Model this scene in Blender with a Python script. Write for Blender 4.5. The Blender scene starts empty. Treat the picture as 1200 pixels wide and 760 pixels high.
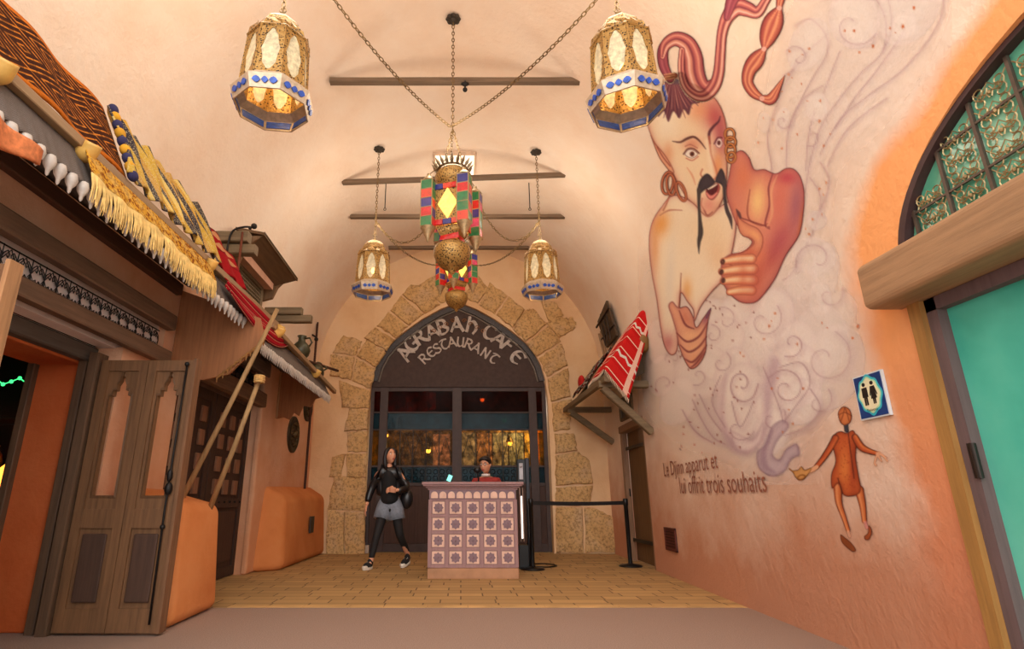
import bpy, bmesh, math, random
import numpy as np
from mathutils import Vector, Matrix
random.seed(7)
PI = math.pi
scn = bpy.context.scene
COL = scn.collection
TH = math.radians(17.13); CT, ST = math.cos(TH), math.sin(TH)
F = 665.0; CX, CY = 540.0, 380.0; EYE = 0.95
def P(u, v, x=None, y=None, z=None):
    a = (u-CX)/F; b = (CY-v)/F
    d = Vector((a, CT-b*ST, ST+b*CT))
    if x is not None: t = x/d.x
    elif y is not None: t = y/d.y
    else: t = (z-EYE)/d.z
    return Vector((d.x*t, d.y*t, EYE+d.z*t))
XL = -2.9
def XR(Y): return 2.45+0.034*Y
ZS, VH = 3.3, 2.85          # springing height and rise of the vault
YB = 11.2                   # back wall
def s2l(c):
    out = []
    for k in c[:3]:
        k = k/255.0
        out.append(k/12.92 if k <= 0.04045 else ((k+0.055)/1.055)**2.4)
    return (*out, 1.0)
# ------------------------------------------------------------------ mesh builder
class MB:
    def __init__(s): s.v = []; s.f = []; s.m = []; s.uv = {}
    def add(s, vs, fs, mi=0):
        o = len(s.v); s.v += [Vector(p) for p in vs]
        for f in fs: s.f.append([i+o for i in f]); s.m.append(mi)
        return o
    def box(s, a, b, mi=0):
        x0,y0,z0 = a; x1,y1,z1 = b
        x0,x1 = min(x0,x1),max(x0,x1); y0,y1 = min(y0,y1),max(y0,y1); z0,z1 = min(z0,z1),max(z0,z1)
        s.add([(x0,y0,z0),(x1,y0,z0),(x1,y1,z0),(x0,y1,z0),(x0,y0,z1),(x1,y0,z1),(x1,y1,z1),(x0,y1,z1)],
              [(0,3,2,1),(4,5,6,7),(0,1,5,4),(1,2,6,5),(2,3,7,6),(3,0,4,7)], mi); return s
    def beam(s, p, q, w, h, up=(0,0,1), mi=0, jit=0):
        p, q = Vector(p), Vector(q); d = (q-p).normalized(); upv = Vector(up)
        sd = d.cross(upv)
        if sd.length < 1e-4: sd = d.cross(Vector((1,0,0)))
        sd.normalize(); u2 = sd.cross(d)
        n = 6 if jit else 1
        rings = []
        c = 0.18
        prof = [(-.5+c*.5,-.5),(.5-c*.5,-.5),(.5,-.5+c*.5),(.5,.5-c*.5),(.5-c*.5,.5),(-.5+c*.5,.5),(-.5,.5-c*.5),(-.5,-.5+c*.5)]
        for i in range(n+1):
            o = p.lerp(q, i/n)
            for a, b in prof:
                j1 = 1+random.uniform(-jit, jit); j2 = 1+random.uniform(-jit, jit)
                rings.append(o+sd*a*w*j1+u2*b*h*j2)
        m = len(prof); fs = []
        for i in range(n):
            for k in range(m):
                fs.append((i*m+k, i*m+(k+1)%m, (i+1)*m+(k+1)%m, (i+1)*m+k))
        fs.append(tuple(range(m-1,-1,-1))); fs.append(tuple(n*m+k for k in range(m)))
        s.add(rings, fs, mi); return s
    def tube(s, pts, r, n=8, mi=0, caps=True, closed=False):
        pts = [Vector(p) for p in pts]; N = len(pts)
        rs = r if isinstance(r, (list, tuple)) else [r]*N
        up = None; V = []
        for i, p in enumerate(pts):
            if closed: d = pts[(i+1)%N]-pts[i-1]
            else: d = pts[min(i+1,N-1)]-pts[max(i-1,0)]
            if d.length < 1e-9: d = Vector((0,0,1))
            d.normalize()
            if up is None:
                up = Vector((0,0,1)) if abs(d.z) < .9 else Vector((1,0,0))
            sd = d.cross(up)
            if sd.length < 1e-5: sd = d.cross(Vector((0,1,0)))
            sd.normalize(); up = sd.cross(d)
            for k in range(n):
                a = 2*PI*k/n
                V.append(p+sd*math.cos(a)*rs[i]+up*math.sin(a)*rs[i])
        fs = []
        for i in range(N if closed else N-1):
            j = (i+1)%N
            for k in range(n): fs.append((i*n+k, i*n+(k+1)%n, j*n+(k+1)%n, j*n+k))
        if caps and not closed:
            fs.append(tuple(range(n-1,-1,-1))); fs.append(tuple((N-1)*n+k for k in range(n)))
        s.add(V, fs, mi); return s
    def lathe(s, prof, c=(0,0,0), n=24, mi=0, ph=0, cap=False, ax=None):
        c = Vector(c); V = []; m = len(prof)
        for r, z in prof:
            for k in range(n):
                a = 2*PI*k/n+ph; V.append(c+Vector((r*math.cos(a), r*math.sin(a), z)))
        fs = []
        for i in range(m-1):
            for k in range(n): fs.append((i*n+k, i*n+(k+1)%n, (i+1)*n+(k+1)%n, (i+1)*n+k))
        if cap: fs.append(tuple(range(n-1,-1,-1))); fs.append(tuple((m-1)*n+k for k in range(n)))
        if ax is not None:
            V = [c + ax @ (p-c) for p in V]
        s.add(V, fs, mi); return s
    def prism(s, pts, off, mi=0):
        """polygon of 3D points extruded by vector off"""
        pts = [Vector(p) for p in pts]; off = Vector(off); n = len(pts)
        fs = [tuple(range(n)), tuple(range(2*n-1, n-1, -1))]
        for k in range(n): fs.append((k, k+n, (k+1)%n+n, (k+1)%n))
        s.add(pts+[p+off for p in pts], fs, mi); return s
    def sphere(s, c, r, n=12, m=8, mi=0, R=None):
        c = Vector(c); r = Vector(r) if not isinstance(r, (int, float)) else Vector((r,r,r))
        V = [Vector((0,0,-1))]; 
        for i in range(1, m):
            t = PI*i/m-PI/2
            for k in range(n):
                a = 2*PI*k/n; V.append(Vector((math.cos(t)*math.cos(a), math.cos(t)*math.sin(a), math.sin(t))))
        V.append(Vector((0,0,1)))
        V = [Vector((p.x*r.x, p.y*r.y, p.z*r.z)) for p in V]
        if R is not None: V = [R @ p for p in V]
        fs = [(0, 1+(k+1)%n, 1+k) for k in range(n)]
        for i in range(m-2):
            for k in range(n): fs.append((1+i*n+k, 1+i*n+(k+1)%n, 1+(i+1)*n+(k+1)%n, 1+(i+1)*n+k))
        L = len(V)-1; b = 1+(m-2)*n
        fs += [(b+k, b+(k+1)%n, L) for k in range(n)]
        s.add([p+c for p in V], fs, mi); return s
    def grid(s, fn, nu, nv, mi=0, uvs=True):
        """fn(a,b)->point, a,b in 0..1"""
        o = len(s.v)
        V = [fn(i/nu, j/nv) for j in range(nv+1) for i in range(nu+1)]
        fs = []
        for j in range(nv):
            for i in range(nu):
                fs.append((j*(nu+1)+i, j*(nu+1)+i+1, (j+1)*(nu+1)+i+1, (j+1)*(nu+1)+i))
        s.add(V, fs, mi)
        for j in range(nv+1):
            for i in range(nu+1): s.uv[o+j*(nu+1)+i] = (i/nu, j/nv)
        return s
    def link(s, p, d, L, w, r, side, mi=0):
        """one oval chain link centred at p along d"""
        p = Vector(p); d = Vector(d).normalized(); side = Vector(side)
        sd = (side - d*side.dot(d)).normalized()
        pts = []
        for k in range(10):
            a = 2*PI*k/10; pts.append(p+d*math.cos(a)*L/2+sd*math.sin(a)*w/2)
        s.tube(pts, r, 5, mi, closed=True)
    def chain(s, pts, L=.055, w=.028, r=.005, mi=0):
        pts = [Vector(p) for p in pts]
        seg = [0]
        for i in range(1, len(pts)): seg.append(seg[-1]+(pts[i]-pts[i-1]).length)
        n = max(1, int(round(seg[-1]/(L*.82)))); 
        for k in range(n):
            t = (k+.5)/n*seg[-1]; i = 1
            while i < len(seg)-1 and seg[i] < t: i += 1
            f = (t-seg[i-1])/max(1e-9, seg[i]-seg[i-1]); p = pts[i-1].lerp(pts[i], f); d = pts[i]-pts[i-1]
            ref = Vector((1,0,0)) if k%2 else Vector((0,1,0))
            if abs(d.normalized().dot(ref)) > .9: ref = Vector((0,0,1))
            s.link(p, d, L, w, r, ref, mi)
        return s
    def build(s, name, mats, parent=None, smooth=False, bevel=0, loc=None, auto=None, weld=False):
        me = bpy.data.meshes.new(name)
        if parent is not None and loc is None: base = wloc(parent)
        elif loc is not None: base = Vector(loc)
        else: base = Vector((0,0,0))
        me.from_pydata([tuple(p-base) for p in s.v], [], s.f)
        if not isinstance(mats, (list, tuple)): mats = [mats]
        for m in mats: me.materials.append(m)
        if len(mats) > 1: me.polygons.foreach_set('material_index', s.m)
        if s.uv:
            ul = me.uv_layers.new(name='UVMap')
            for l in me.loops:
                ul.data[l.index].uv = s.uv.get(l.vertex_index, (0,0))
        bm = bmesh.new(); bm.from_mesh(me)
        if weld: bmesh.ops.remove_doubles(bm, verts=bm.verts, dist=1e-4)
        if not s.uv: bmesh.ops.recalc_face_normals(bm, faces=bm.faces)
        bm.to_mesh(me); bm.free()
        if smooth or auto: me.polygons.foreach_set('use_smooth', [True]*len(me.polygons))
        o = bpy.data.objects.new(name, me); COL.objects.link(o)
        if parent is not None:
            o.parent = parent; o.location = base-wloc(parent)
        else: o.location = base
        if bevel:
            md = o.modifiers.new('bevel', 'BEVEL'); md.width = bevel; md.segments = 2; md.limit_method = 'ANGLE'; md.angle_limit = .6
        if auto:
            try: me.set_sharp_from_angle(angle=auto)
            except Exception: pass
        return o
def wloc(o):
    l = Vector(o.location)
    while o.parent: o = o.parent; l = l+Vector(o.location)
    return l
def thing(name, label, cat, loc=(0,0,0), group=None):
    o = bpy.data.objects.new(name, None); COL.objects.link(o); o.location = loc; o.empty_display_size = .1
    o['label'] = label; o['category'] = cat
    if group: o['group'] = group
    return o
def tag(o, label, cat, group=None):
    o['label'] = label; o['category'] = cat
    if group: o['group'] = group
    return o
def struct(o): o['kind'] = 'structure'; return o
def dup(root, loc, label=None, group=None):
    r = root.copy(); COL.objects.link(r); r.location = loc
    if label: r['label'] = label
    if group: r['group'] = group
    def rec(src, dst):
        for ch in list(src.children):
            c = ch.copy(); COL.objects.link(c); c.parent = dst
            rec(ch, c)
    rec(root, r); return r
def sm(pts, n=6, closed=False):
    """Catmull-Rom through points of any dimension"""
    pts = [np.array(p, float) for p in pts]; N = len(pts); out = []
    for i in range(N if closed else N-1):
        if closed: a, b, c, d = pts[i-1], pts[i], pts[(i+1)%N], pts[(i+2)%N]
        else: a, b, c, d = pts[max(i-1,0)], pts[i], pts[i+1], pts[min(i+2,N-1)]
        for k in range(n):
            t = k/n
            out.append(.5*((2*b)+(-a+c)*t+(2*a-5*b+4*c-d)*t*t+(-a+3*b-3*c+d)*t**3))
    if not closed: out.append(pts[-1])
    return out
# ------------------------------------------------------------------ materials
class NT:
    def __init__(s, name):
        s.m = bpy.data.materials.new(name); s.m.use_nodes = True; s.t = s.m.node_tree; s.N = s.t.nodes; s.L = s.t.links
        s.N.clear(); s.out = s.N.new('ShaderNodeOutputMaterial')
    def n(s, ty, **k):
        nd = s.N.new(ty)
        for a, b in k.items():
            if a.startswith('i_'):
                key = a[2:]; key = int(key) if key.isdigit() else key.replace('_', ' ')
                s.set(nd.inputs[key], b)
            else: setattr(nd, a, b)
        return nd
    def set(s, sock, v):
        if isinstance(v, bpy.types.NodeSocket): s.L.new(v, sock)
        elif isinstance(v, bpy.types.Node): s.L.new(v.outputs[0], sock)
        else: sock.default_value = v
    def math(s, op, a, b=0, clamp=False):
        nd = s.N.new('ShaderNodeMath'); nd.operation = op; nd.use_clamp = clamp; s.set(nd.inputs[0], a); s.set(nd.inputs[1], b); return nd.outputs[0]
    def mix(s, f, a, b, mode='MIX'):
        nd = s.N.new('ShaderNodeMix'); nd.data_type = 'RGBA'; nd.blend_type = mode
        s.set(nd.inputs[0], f); s.set(nd.inputs[6], a); s.set(nd.inputs[7], b); return nd.outputs[2]
    def obj(s, scale=(1,1,1), kind='Object'):
        tc = s.N.new('ShaderNodeTexCoord'); mp = s.N.new('ShaderNodeMapping'); s.L.new(tc.outputs[kind], mp.inputs[0]); mp.inputs['Scale'].default_value = scale
        return mp.outputs[0]
    def noise(s, vec, scale=5, detail=4, rough=.55):
        nd = s.N.new('ShaderNodeTexNoise'); s.L.new(vec, nd.inputs['Vector']); nd.inputs['Scale'].default_value = scale; nd.inputs['Detail'].default_value = detail; nd.inputs['Roughness'].default_value = rough
        return nd.outputs[0]
    def ramp(s, f, stops, interp='LINEAR'):
        nd = s.N.new('ShaderNodeValToRGB'); s.set(nd.inputs[0], f); e = nd.color_ramp; e.interpolation = interp
        while len(e.elements) < len(stops): e.elements.new(.5)
        for i, (p, c) in enumerate(stops): e.elements[i].position = p; e.elements[i].color = c
        return nd.outputs[0]
    def xyz(s, vec):
        nd = s.N.new('ShaderNodeSeparateXYZ'); s.L.new(vec, nd.inputs[0]); return nd.outputs
    def bump(s, h, st=.3, dist=.02):
        nd = s.N.new('ShaderNodeBump'); s.set(nd.inputs['Height'], h); nd.inputs['Strength'].default_value = st; nd.inputs['Distance'].default_value = dist; return nd.outputs[0]
    def bsdf(s, col, rough=.6, metal=0, nrm=None, em=None, ems=0, spec=None, alpha=None, trans=None):
        b = s.N.new('ShaderNodeBsdfPrincipled'); s.set(b.inputs['Base Color'], col); s.set(b.inputs['Roughness'], rough); s.set(b.inputs['Metallic'], metal)
        if nrm is not None: s.set(b.inputs['Normal'], nrm)
        if em is not None: s.set(b.inputs['Emission Color'], em); s.set(b.inputs['Emission Strength'], ems)
        if spec is not None: s.set(b.inputs['Specular IOR Level'], spec)
        if alpha is not None: s.set(b.inputs['Alpha'], alpha)
        if trans is not None: s.set(b.inputs['Transmission Weight'], trans)
        s.L.new(b.outputs[0], s.out.inputs[0]); return b
_mc = {}
def M(col, rough=.6, metal=0, var=.18, sc=6, bump=.15, bsc=30, st=(1,1,1), spec=None):
    """general procedural material: colour varied by noise, small bump"""
    key = (col, rough, metal, var, sc, bump, bsc, st)
    if key in _mc: return _mc[key]
    t = NT('m_%d_%d_%d' % col); v = t.obj(st)
    c = s2l(col); k1 = tuple(x*(1-var) for x in c[:3])+(1,); k2 = tuple(min(1, x*(1+var)) for x in c[:3])+(1,)
    cc = t.ramp(t.noise(v, sc), [(.3, k1), (.7, k2)])
    nr = t.bump(t.noise(v, bsc, 3), bump, .01) if bump else None
    t.bsdf(cc, rough, metal, nr, spec=spec); _mc[key] = t.m; return t.m
def wood(col, ax=1, var=.35, rough=.7, sc=1.0):
    key = ('w', col, ax, var, sc)
    if key in _mc: return _mc[key]
    s = [14*sc, 14*sc, 14*sc]; s[ax] = .9*sc
    t = NT('wood_%d_%d_%d' % col); v = t.obj(tuple(s)); n1 = t.noise(v, 2.2, 6, .65); n2 = t.noise(t.obj((1,1,1)), 3.0, 3)
    c = s2l(col); f = lambda k: tuple(min(1, x*k) for x in c[:3])+(1,)
    cc = t.ramp(n1, [(.25, f(1-var*1.3)), (.5, f(1)), (.75, f(1+var))])
    cc = t.mix(t.math('MULTIPLY', n2, .5), cc, f(.6), 'MIX')
    t.bsdf(cc, rough, 0, t.bump(n1, .5, .006)); _mc[key] = t.m; return t.m
def emis(col, st):
    key = ('e', col, st)
    if key in _mc: return _mc[key]
    t = NT('glow_%d_%d_%d' % col); t.bsdf(s2l(col), .5, 0, em=s2l(col), ems=st); _mc[key] = t.m; return t.m
def plaster(name, c1, c2, c3, bump=.35, extra=None):
    t = NT(name); v = t.obj()
    n1 = t.noise(v, .9, 5, .6); n2 = t.noise(v, 4.5, 6, .65); n3 = t.noise(v, 26, 4)
    col = t.ramp(n1, [(.32, s2l(c1)), (.5, s2l(c2)), (.68, s2l(c3))])
    col = t.mix(t.math('MULTIPLY', n2, .22), col, s2l(c1), 'MIX')
    if extra: col = extra(t, v, col, n1, n2)
    h = t.math('ADD', t.math('MULTIPLY', n2, 1.0), t.math('MULTIPLY', n3, .25))
    t.bsdf(col, .82, 0, t.bump(h, bump, .05), spec=.25); return t.m
PC = ((240,212,186), (246,224,202), (249,232,214))
def right_extra(t, v, col, n1, n2):
    x, y, z = t.xyz(v)
    # painted orange border that follows the arched doorway
    yy = t.math('DIVIDE', t.math('SUBTRACT', y, 1.6), 1.45)
    zz = t.math('DIVIDE', t.math('MAXIMUM', t.math('SUBTRACT', z, 2.25), 0), .8)
    r = t.math('SQRT', t.math('ADD', t.math('MULTIPLY', yy, yy), t.math('MULTIPLY', zz, zz)))
    d = t.math('MULTIPLY', t.math('SUBTRACT', r, 1), 1.15)
    d = t.math('ADD', d, t.math('MULTIPLY', t.math('SUBTRACT', n1, .5), .55))
    d = t.math('ADD', d, t.math('MULTIPLY', t.math('SUBTRACT', n2, .5), .12))
    f = t.math('SUBTRACT', 1, t.math('DIVIDE', t.math('SUBTRACT', d, .20), .2), True)
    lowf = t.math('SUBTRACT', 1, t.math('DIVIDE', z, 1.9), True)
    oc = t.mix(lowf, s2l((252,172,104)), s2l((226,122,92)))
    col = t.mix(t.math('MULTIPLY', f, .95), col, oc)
    # clay-coloured weathered wash, ragged-edged, also painting in the lower wall's dimmer light
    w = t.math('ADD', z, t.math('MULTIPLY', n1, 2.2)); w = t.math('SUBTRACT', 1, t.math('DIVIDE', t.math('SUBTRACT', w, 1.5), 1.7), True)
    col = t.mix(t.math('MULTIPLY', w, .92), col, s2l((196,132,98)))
    return col
def warm_extra(t, v, col, n1, n2):
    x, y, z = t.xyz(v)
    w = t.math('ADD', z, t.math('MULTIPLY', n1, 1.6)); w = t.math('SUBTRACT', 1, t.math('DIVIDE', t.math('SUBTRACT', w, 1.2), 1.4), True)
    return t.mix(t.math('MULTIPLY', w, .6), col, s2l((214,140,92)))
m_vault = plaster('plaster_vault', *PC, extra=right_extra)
m_back = plaster('plaster_back', (228,186,140), (240,204,160), (244,214,176))
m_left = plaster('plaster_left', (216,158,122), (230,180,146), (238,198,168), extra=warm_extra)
m_clay = plaster('plaster_clay', (206,122,66), (220,140,82), (228,154,98), bump=.25)
m_orange = plaster('plaster_orange', (186,84,38), (204,98,48), (214,114,64), bump=.25)
w_dark = wood((124,94,72), 1); w_darkx = wood((120,92,70), 0); w_darkz = wood((122,92,66), 2)
w_grey = wood((122,100,82), 1); w_greyx = wood((120,98,76), 0)
w_door = wood((124,86,54), 2, .4); w_tan = wood((150,112,70), 2); w_old = wood((128,108,80), 0); w_oldy = wood((128,108,80), 1)
w_header = wood((176,136,98), 1, .25); w_pole = wood((168,136,100), 1, .15)
iron = M((38,34,32), .5, .6); steel_black = M((22,22,24), .35, .3, bump=0)
brass = M((150,122,70), .42, .75, .35, 14, .5, 60)
def filigree():
    t = NT('pierced_brass'); v = t.obj()
    vo = t.n('ShaderNodeTexVoronoi'); t.L.new(v, vo.inputs['Vector']); vo.inputs['Scale'].default_value = 52
    f = t.ramp(vo.outputs['Distance'], [(.27, (0.03,.018,.008,1)), (.40, s2l((184,148,84)))])
    c = t.mix(t.noise(v, 12), f, s2l((200,158,90)), 'MULTIPLY'); c = t.mix(.35, c, f)
    t.bsdf(c, .45, .45, t.bump(vo.outputs['Distance'], .6, .006)); return t.m
m_fil = filigree()
# ================================================================== SHELL
def paver_mat():
    t = NT('stone_paving'); v = t.obj()
    rot = t.N.new('ShaderNodeMapping'); t.L.new(v, rot.inputs[0]); rot.inputs['Rotation'].default_value = (0,0,.0)
    br = t.n('ShaderNodeTexBrick'); t.L.new(rot.outputs[0], br.inputs['Vector'])
    br.inputs['Scale'].default_value = 1.0; br.inputs['Brick Width'].default_value = .36; br.inputs['Row Height'].default_value = .2
    br.inputs['Mortar Size'].default_value = .008; br.inputs['Mortar Smooth'].default_value = .2; br.offset = .37; br.squash = 1.5; br.squash_frequency = 3
    br.inputs['Color1'].default_value = s2l((200,160,104)); br.inputs['Color2'].default_value = s2l((170,134,84)); br.inputs['Mortar'].default_value = s2l((88,64,40))
    n = t.noise(v, 3.5, 5); n2 = t.noise(v, 40, 3)
    c = t.mix(t.math('MULTIPLY', n, .45), br.outputs[0], s2l((160,126,78)))
    h = t.math('SUBTRACT', t.math('MULTIPLY', n2, .3), t.math('MULTIPLY', br.outputs['Fac'], .8))
    t.bsdf(c, .75, 0, t.bump(h, .5, .012)); return t.m
def asphalt_mat():
    t = NT('worn_asphalt'); v = t.obj(); n1 = t.noise(v, 140, 2); n2 = t.noise(v, .8, 5)
    c = t.ramp(n1, [(.35, s2l((128,104,92))), (.65, s2l((176,150,134)))])
    c = t.mix(t.math('MULTIPLY', n2, .5), c, s2l((150,122,106)))
    t.bsdf(c, .85, 0, t.bump(n1, .4, .004)); return t.m
YK = 5.75
b = MB(); b.grid(lambda s, t_: (XL-1+(XR(12)-XL+2)*s, YK+(17-YK)*t_, .0), 10, 12); o = b.build('floor', paver_mat()); struct(o)
b = MB(); b.grid(lambda s, t_: (-9+18*s, -8+(YK+8)*t_, .0), 12, 12); o = b.build('floor', asphalt_mat()); struct(o)
# kerb strip between asphalt and paving
b = MB(); 
x = XL+.75
while x < XR(YK)-.02:
    x2 = min(x+random.uniform(.3,.5), XR(YK)-.01); b.box((x, YK-.0, .0), (x2-.006, YK+.11, .006)); x = x2
o = b.build('trim_1', M((196,156,100), .8, var=.2, sc=3), bevel=.003); struct(o)
# back wall with pointed arch
ARC = [(1.77,0),(1.78,1.5),(1.77,2.9),(1.745,3.25),(1.67,3.55),(1.55,3.8),(1.38,4.02),(1.08,4.28),(.74,4.53),(.38,4.74),(0.0,4.90)]
XA = -.05
def arch_loop(off=0):
    R = [(x+off, z if z == 0 else z+off*.8) for x, z in ARC[:-1]]+[(0, ARC[-1][1]+off)]
    return [(XA+x, z) for x, z in R]+[(XA-x, z) for x, z in R[-2::-1]]
lp = arch_loop()
outl = [(XA+1.77, 0), (3.4, 0), (3.4, 6.6), (-3.4, 6.6), (-3.4, 0)]+[(x, z) for x, z in lp[::-1]][:-1]
b = MB(); b.prism([(x, YB, z) for x, z in outl], (0, .28, 0)); o = b.build('wall_back', m_back); struct(o)
bm = bmesh.new(); bm.from_mesh(o.data); bmesh.ops.triangulate(bm, faces=[f for f in bm.faces if len(f.verts) > 4]); bm.to_mesh(o.data); bm.free()
# vault
def vault(th, Y):
    xr = XR(Y); a = (xr-XL)/2; cx = (xr+XL)/2
    return Vector((cx+a*math.cos(th), Y, ZS+VH*math.sin(th)))
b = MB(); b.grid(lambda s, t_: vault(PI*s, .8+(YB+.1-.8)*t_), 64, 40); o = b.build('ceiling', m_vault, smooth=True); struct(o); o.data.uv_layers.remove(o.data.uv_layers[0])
b = MB(); b.grid(lambda s, t_: vault(PI*s, .8+(YB+.1-.8)*t_)+Vector((0,0,.25)), 24, 4); o = b.build('ceiling', m_vault, smooth=True); struct(o)
# right wall (arch doorway, small doorway)
YD = 3.04
def fan(n=20, off=0):
    return [(1.6+(1.44+off)*math.cos(PI*k/n), 2.25+(.82+off)*math.sin(PI*k/n)) for k in range(n+1)]
R_ = [(.0,0),(.16,0)]+[p for p in fan()[::-1]]+[(YD,0),(8.62,0),(8.62,2.12),(9.98,2.12),(9.98,0),(YB+.1,0),(YB+.1,ZS),(.0,ZS)]
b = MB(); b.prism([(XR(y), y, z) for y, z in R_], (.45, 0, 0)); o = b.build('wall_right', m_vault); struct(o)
# left wall facade (two shop openings)
L_ = [(.0,0),(2.55,0),(2.55,2.68),(4.72,2.68),(5.34,2.68),(5.34,2.2),(4.72,2.2),(4.72,0),(5.75,0),(5.75,2.86),(8.12,2.86),(8.12,0),(YB+.1,0),(YB+.1,ZS+.02),(.0,ZS+.02)]
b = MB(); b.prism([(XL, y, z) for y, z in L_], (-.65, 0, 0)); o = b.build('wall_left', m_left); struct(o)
for ob in ('wall_left', 'wall_right'):
    me = bpy.data.objects[ob].data; bm = bmesh.new(); bm.from_mesh(me)
    bmesh.ops.triangulate(bm, faces=[f for f in bm.faces if len(f.verts) > 4]); bm.to_mesh(me); bm.free()
# pier between the second doorway and the corner
b = MB(); b.box((XL-.02, 8.1, 0), (XL+.07, 8.72, 2.9)); o = b.build('trim_2', m_left, bevel=.03); struct(o)
# orange reveal of the shop doorway
b = MB(); b.box((-3.6, 4.70, 0), (-3.16, 5.3, 2.14)); b.box((-3.62, 2.5, 2.04), (-3.2, 5.3, 2.2)); o = b.build('trim_3', m_orange, bevel=.015); struct(o)
b = MB(); b.beam((-3.60,4.675,0), (-3.60,4.675,2.06), .07, .06); b.beam((-3.17,4.66,0), (-3.17,4.66,2.1), .05, .07); b.beam((-3.05,4.66,0), (-3.05,4.66,2.12), .16, .08)
o = b.build('trim_4', wood((104,76,54), 2)); struct(o)
def round_block(name, pts_bot, pts_top, label, cat, inset=.0):
    """plaster buttress: bottom loop to top loop, with soft edges"""
    n = len(pts_bot); b = MB(); 
    b.add(list(pts_bot)+list(pts_top), [tuple(range(n-1,-1,-1)), tuple(range(n, 2*n))]+[(k, (k+1)%n, n+(k+1)%n, n+k) for k in range(n)])
    o = b.build(name, m_clay, smooth=True)
    md = o.modifiers.new('bevel', 'BEVEL'); md.width = .09; md.segments = 5
    tag(o, label, cat); return o
ob1 = round_block('plaster_bench', [(-2.89,4.80,0),(-2.21,4.80,0),(-2.23,5.74,0),(-2.89,5.74,0)], [(-2.89,4.86,1.07),(-2.27,4.86,.93),(-2.29,5.70,.90),(-2.89,5.70,1.06)],
    'orange plastered buttress bench right behind the open folding door', 'bench')
ob2 = round_block('plaster_bench', [(-2.89,8.28,0),(-2.50,8.62,0),(-2.50,YB-.01,0),(-2.89,YB-.01,0)], [(-2.89,8.5,1.17),(-2.56,8.7,.97),(-2.56,YB-.01,1.0),(-2.89,YB-.01,1.2)],
    'orange plastered buttress bench against the left wall beside the stone arch', 'bench')
b = MB(); b.box((-2.515, 9.98, .42), (-2.49, 10.2, .68)); o = b.build('dark_slot', M((50,36,26), .6)); o.parent = ob2; o.location = o.location  # dark block stands in for the shaded inside of a small slot
# --- stone blocks around the arch
def stone_mat():
    t = NT('rough_sandstone'); v = t.obj(); n1 = t.noise(v, 2.5, 5); n2 = t.noise(v, 22, 8, .75)
    vo = t.n('ShaderNodeTexVoronoi'); t.L.new(v, vo.inputs['Vector']); vo.inputs['Scale'].default_value = 9
    c = t.ramp(n1, [(.3, s2l((220,176,116))), (.5, s2l((236,196,136))), (.7, s2l((226,192,150)))])
    c = t.mix(t.ramp(n2, [(.38, (1,1,1,1)), (.52, (0,0,0,1))]), c, s2l((176,132,84)))
    h = t.math('ADD', n2, t.math('MULTIPLY', vo.outputs['Distance'], .35))
    t.bsdf(c, .9, 0, t.bump(h, .8, .05)); return t.m
m_stone = stone_mat()
blocks = [
 [(383,650),(404,650),(404,600),(384,598)],[(405,650),(427,650),(427,601),(405,600)],[(384,596),(427,598),(428,561),(392,556)],[(386,558),(400,559),(405,532),(390,535)],
 [(407,558),(429,559),(430,531),(407,531)],[(408,529),(430,529),(431,505),(407,507)],[(404,505),(431,503),(432,480),(410,479)],[(401,477),(432,478),(434,458),(398,446)],
 [(387,440),(411,445),(415,419),(388,416)],[(413,446),(434,455),(440,432),(418,420)],[(390,413),(416,416),(424,400),(403,393)],[(418,417),(440,430),(452,413),(430,398)],
 [(427,396),(440,384),(462,398),(453,411)],[(442,382),(455,366),(478,383),(464,396)],[(458,364),(470,347),(496,368),(480,381)],[(472,345),(482,334),(501,336),(515,357),(498,367)],
 [(492,334),(512,322),(534,348),(517,355)],
 [(544,348),(560,355),(572,338),(558,322)],[(562,357),(580,368),(594,347),(574,331)],[(582,369),(600,384),(614,363),(596,348)],[(602,386),(616,400),(640,380),(624,362),(616,364)],
 [(618,402),(630,417),(657,400),(642,382)],[(632,419),(641,441),(665,428),(658,403),(654,404)],[(640,378),(655,396),(672,386),(664,372),(648,372)],[(634,353),(650,354),(660,369),(643,376)],
 [(662,376),(671,388),(675,380),(670,371)],[(642,444),(646,470),(668,464),(665,432)],[(647,473),(649,505),(668,502),(669,468)],[(650,508),(651,531),(676,527),(672,508)],
 [(651,534),(652,568),(694,566),(690,540),(678,530)],[(652,571),(652,592),(690,592),(694,569)],[(652,595),(652,647),(684,647),(682,595)],[(685,595),(686,647),(722,646),(718,606),(700,597)]]
b = MB()
for q in blocks:
    c = (sum(p[0] for p in q)/len(q), sum(p[1] for p in q)/len(q))
    pp = []
    for i, p in enumerate(q):
        nx = q[(i+1)%len(q)]
        for k in range(5):
            t_ = k/5; j = 1.1
            pp.append((p[0]+(nx[0]-p[0])*t_+random.uniform(-j,j)*(k>0), p[1]+(nx[1]-p[1])*t_+random.uniform(-j,j)*(k>0)))
    pp = [(c[0]+(u-c[0])*1.035, c[1]+(v-c[1])*1.035) for u, v in pp]; W = [P(u, v, y=YB) for u, v in pp]; cc = P(*c, y=YB); n = len(W); dep = random.uniform(.03,.06)
    rings = []
    for s_, dd in ((1.0, -.01), (.985, dep*.6), (.93, dep), (.6, dep*1.15)):
        rings += [Vector((cc.x+(w.x-cc.x)*s_, YB-dd-(random.uniform(-.006,.006) if s_ < .95 else 0), max(0, cc.z+(w.z-cc.z)*s_))) for w in W]
    fs = [(r*n+k, r*n+(k+1)%n, (r+1)*n+(k+1)%n, (r+1)*n+k) for r in range(3) for k in range(n)]+[tuple(3*n+k for k in range(n))]
    b.add(rings, fs)
o = b.build('trim_5', m_stone, auto=.7); struct(o)
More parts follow.
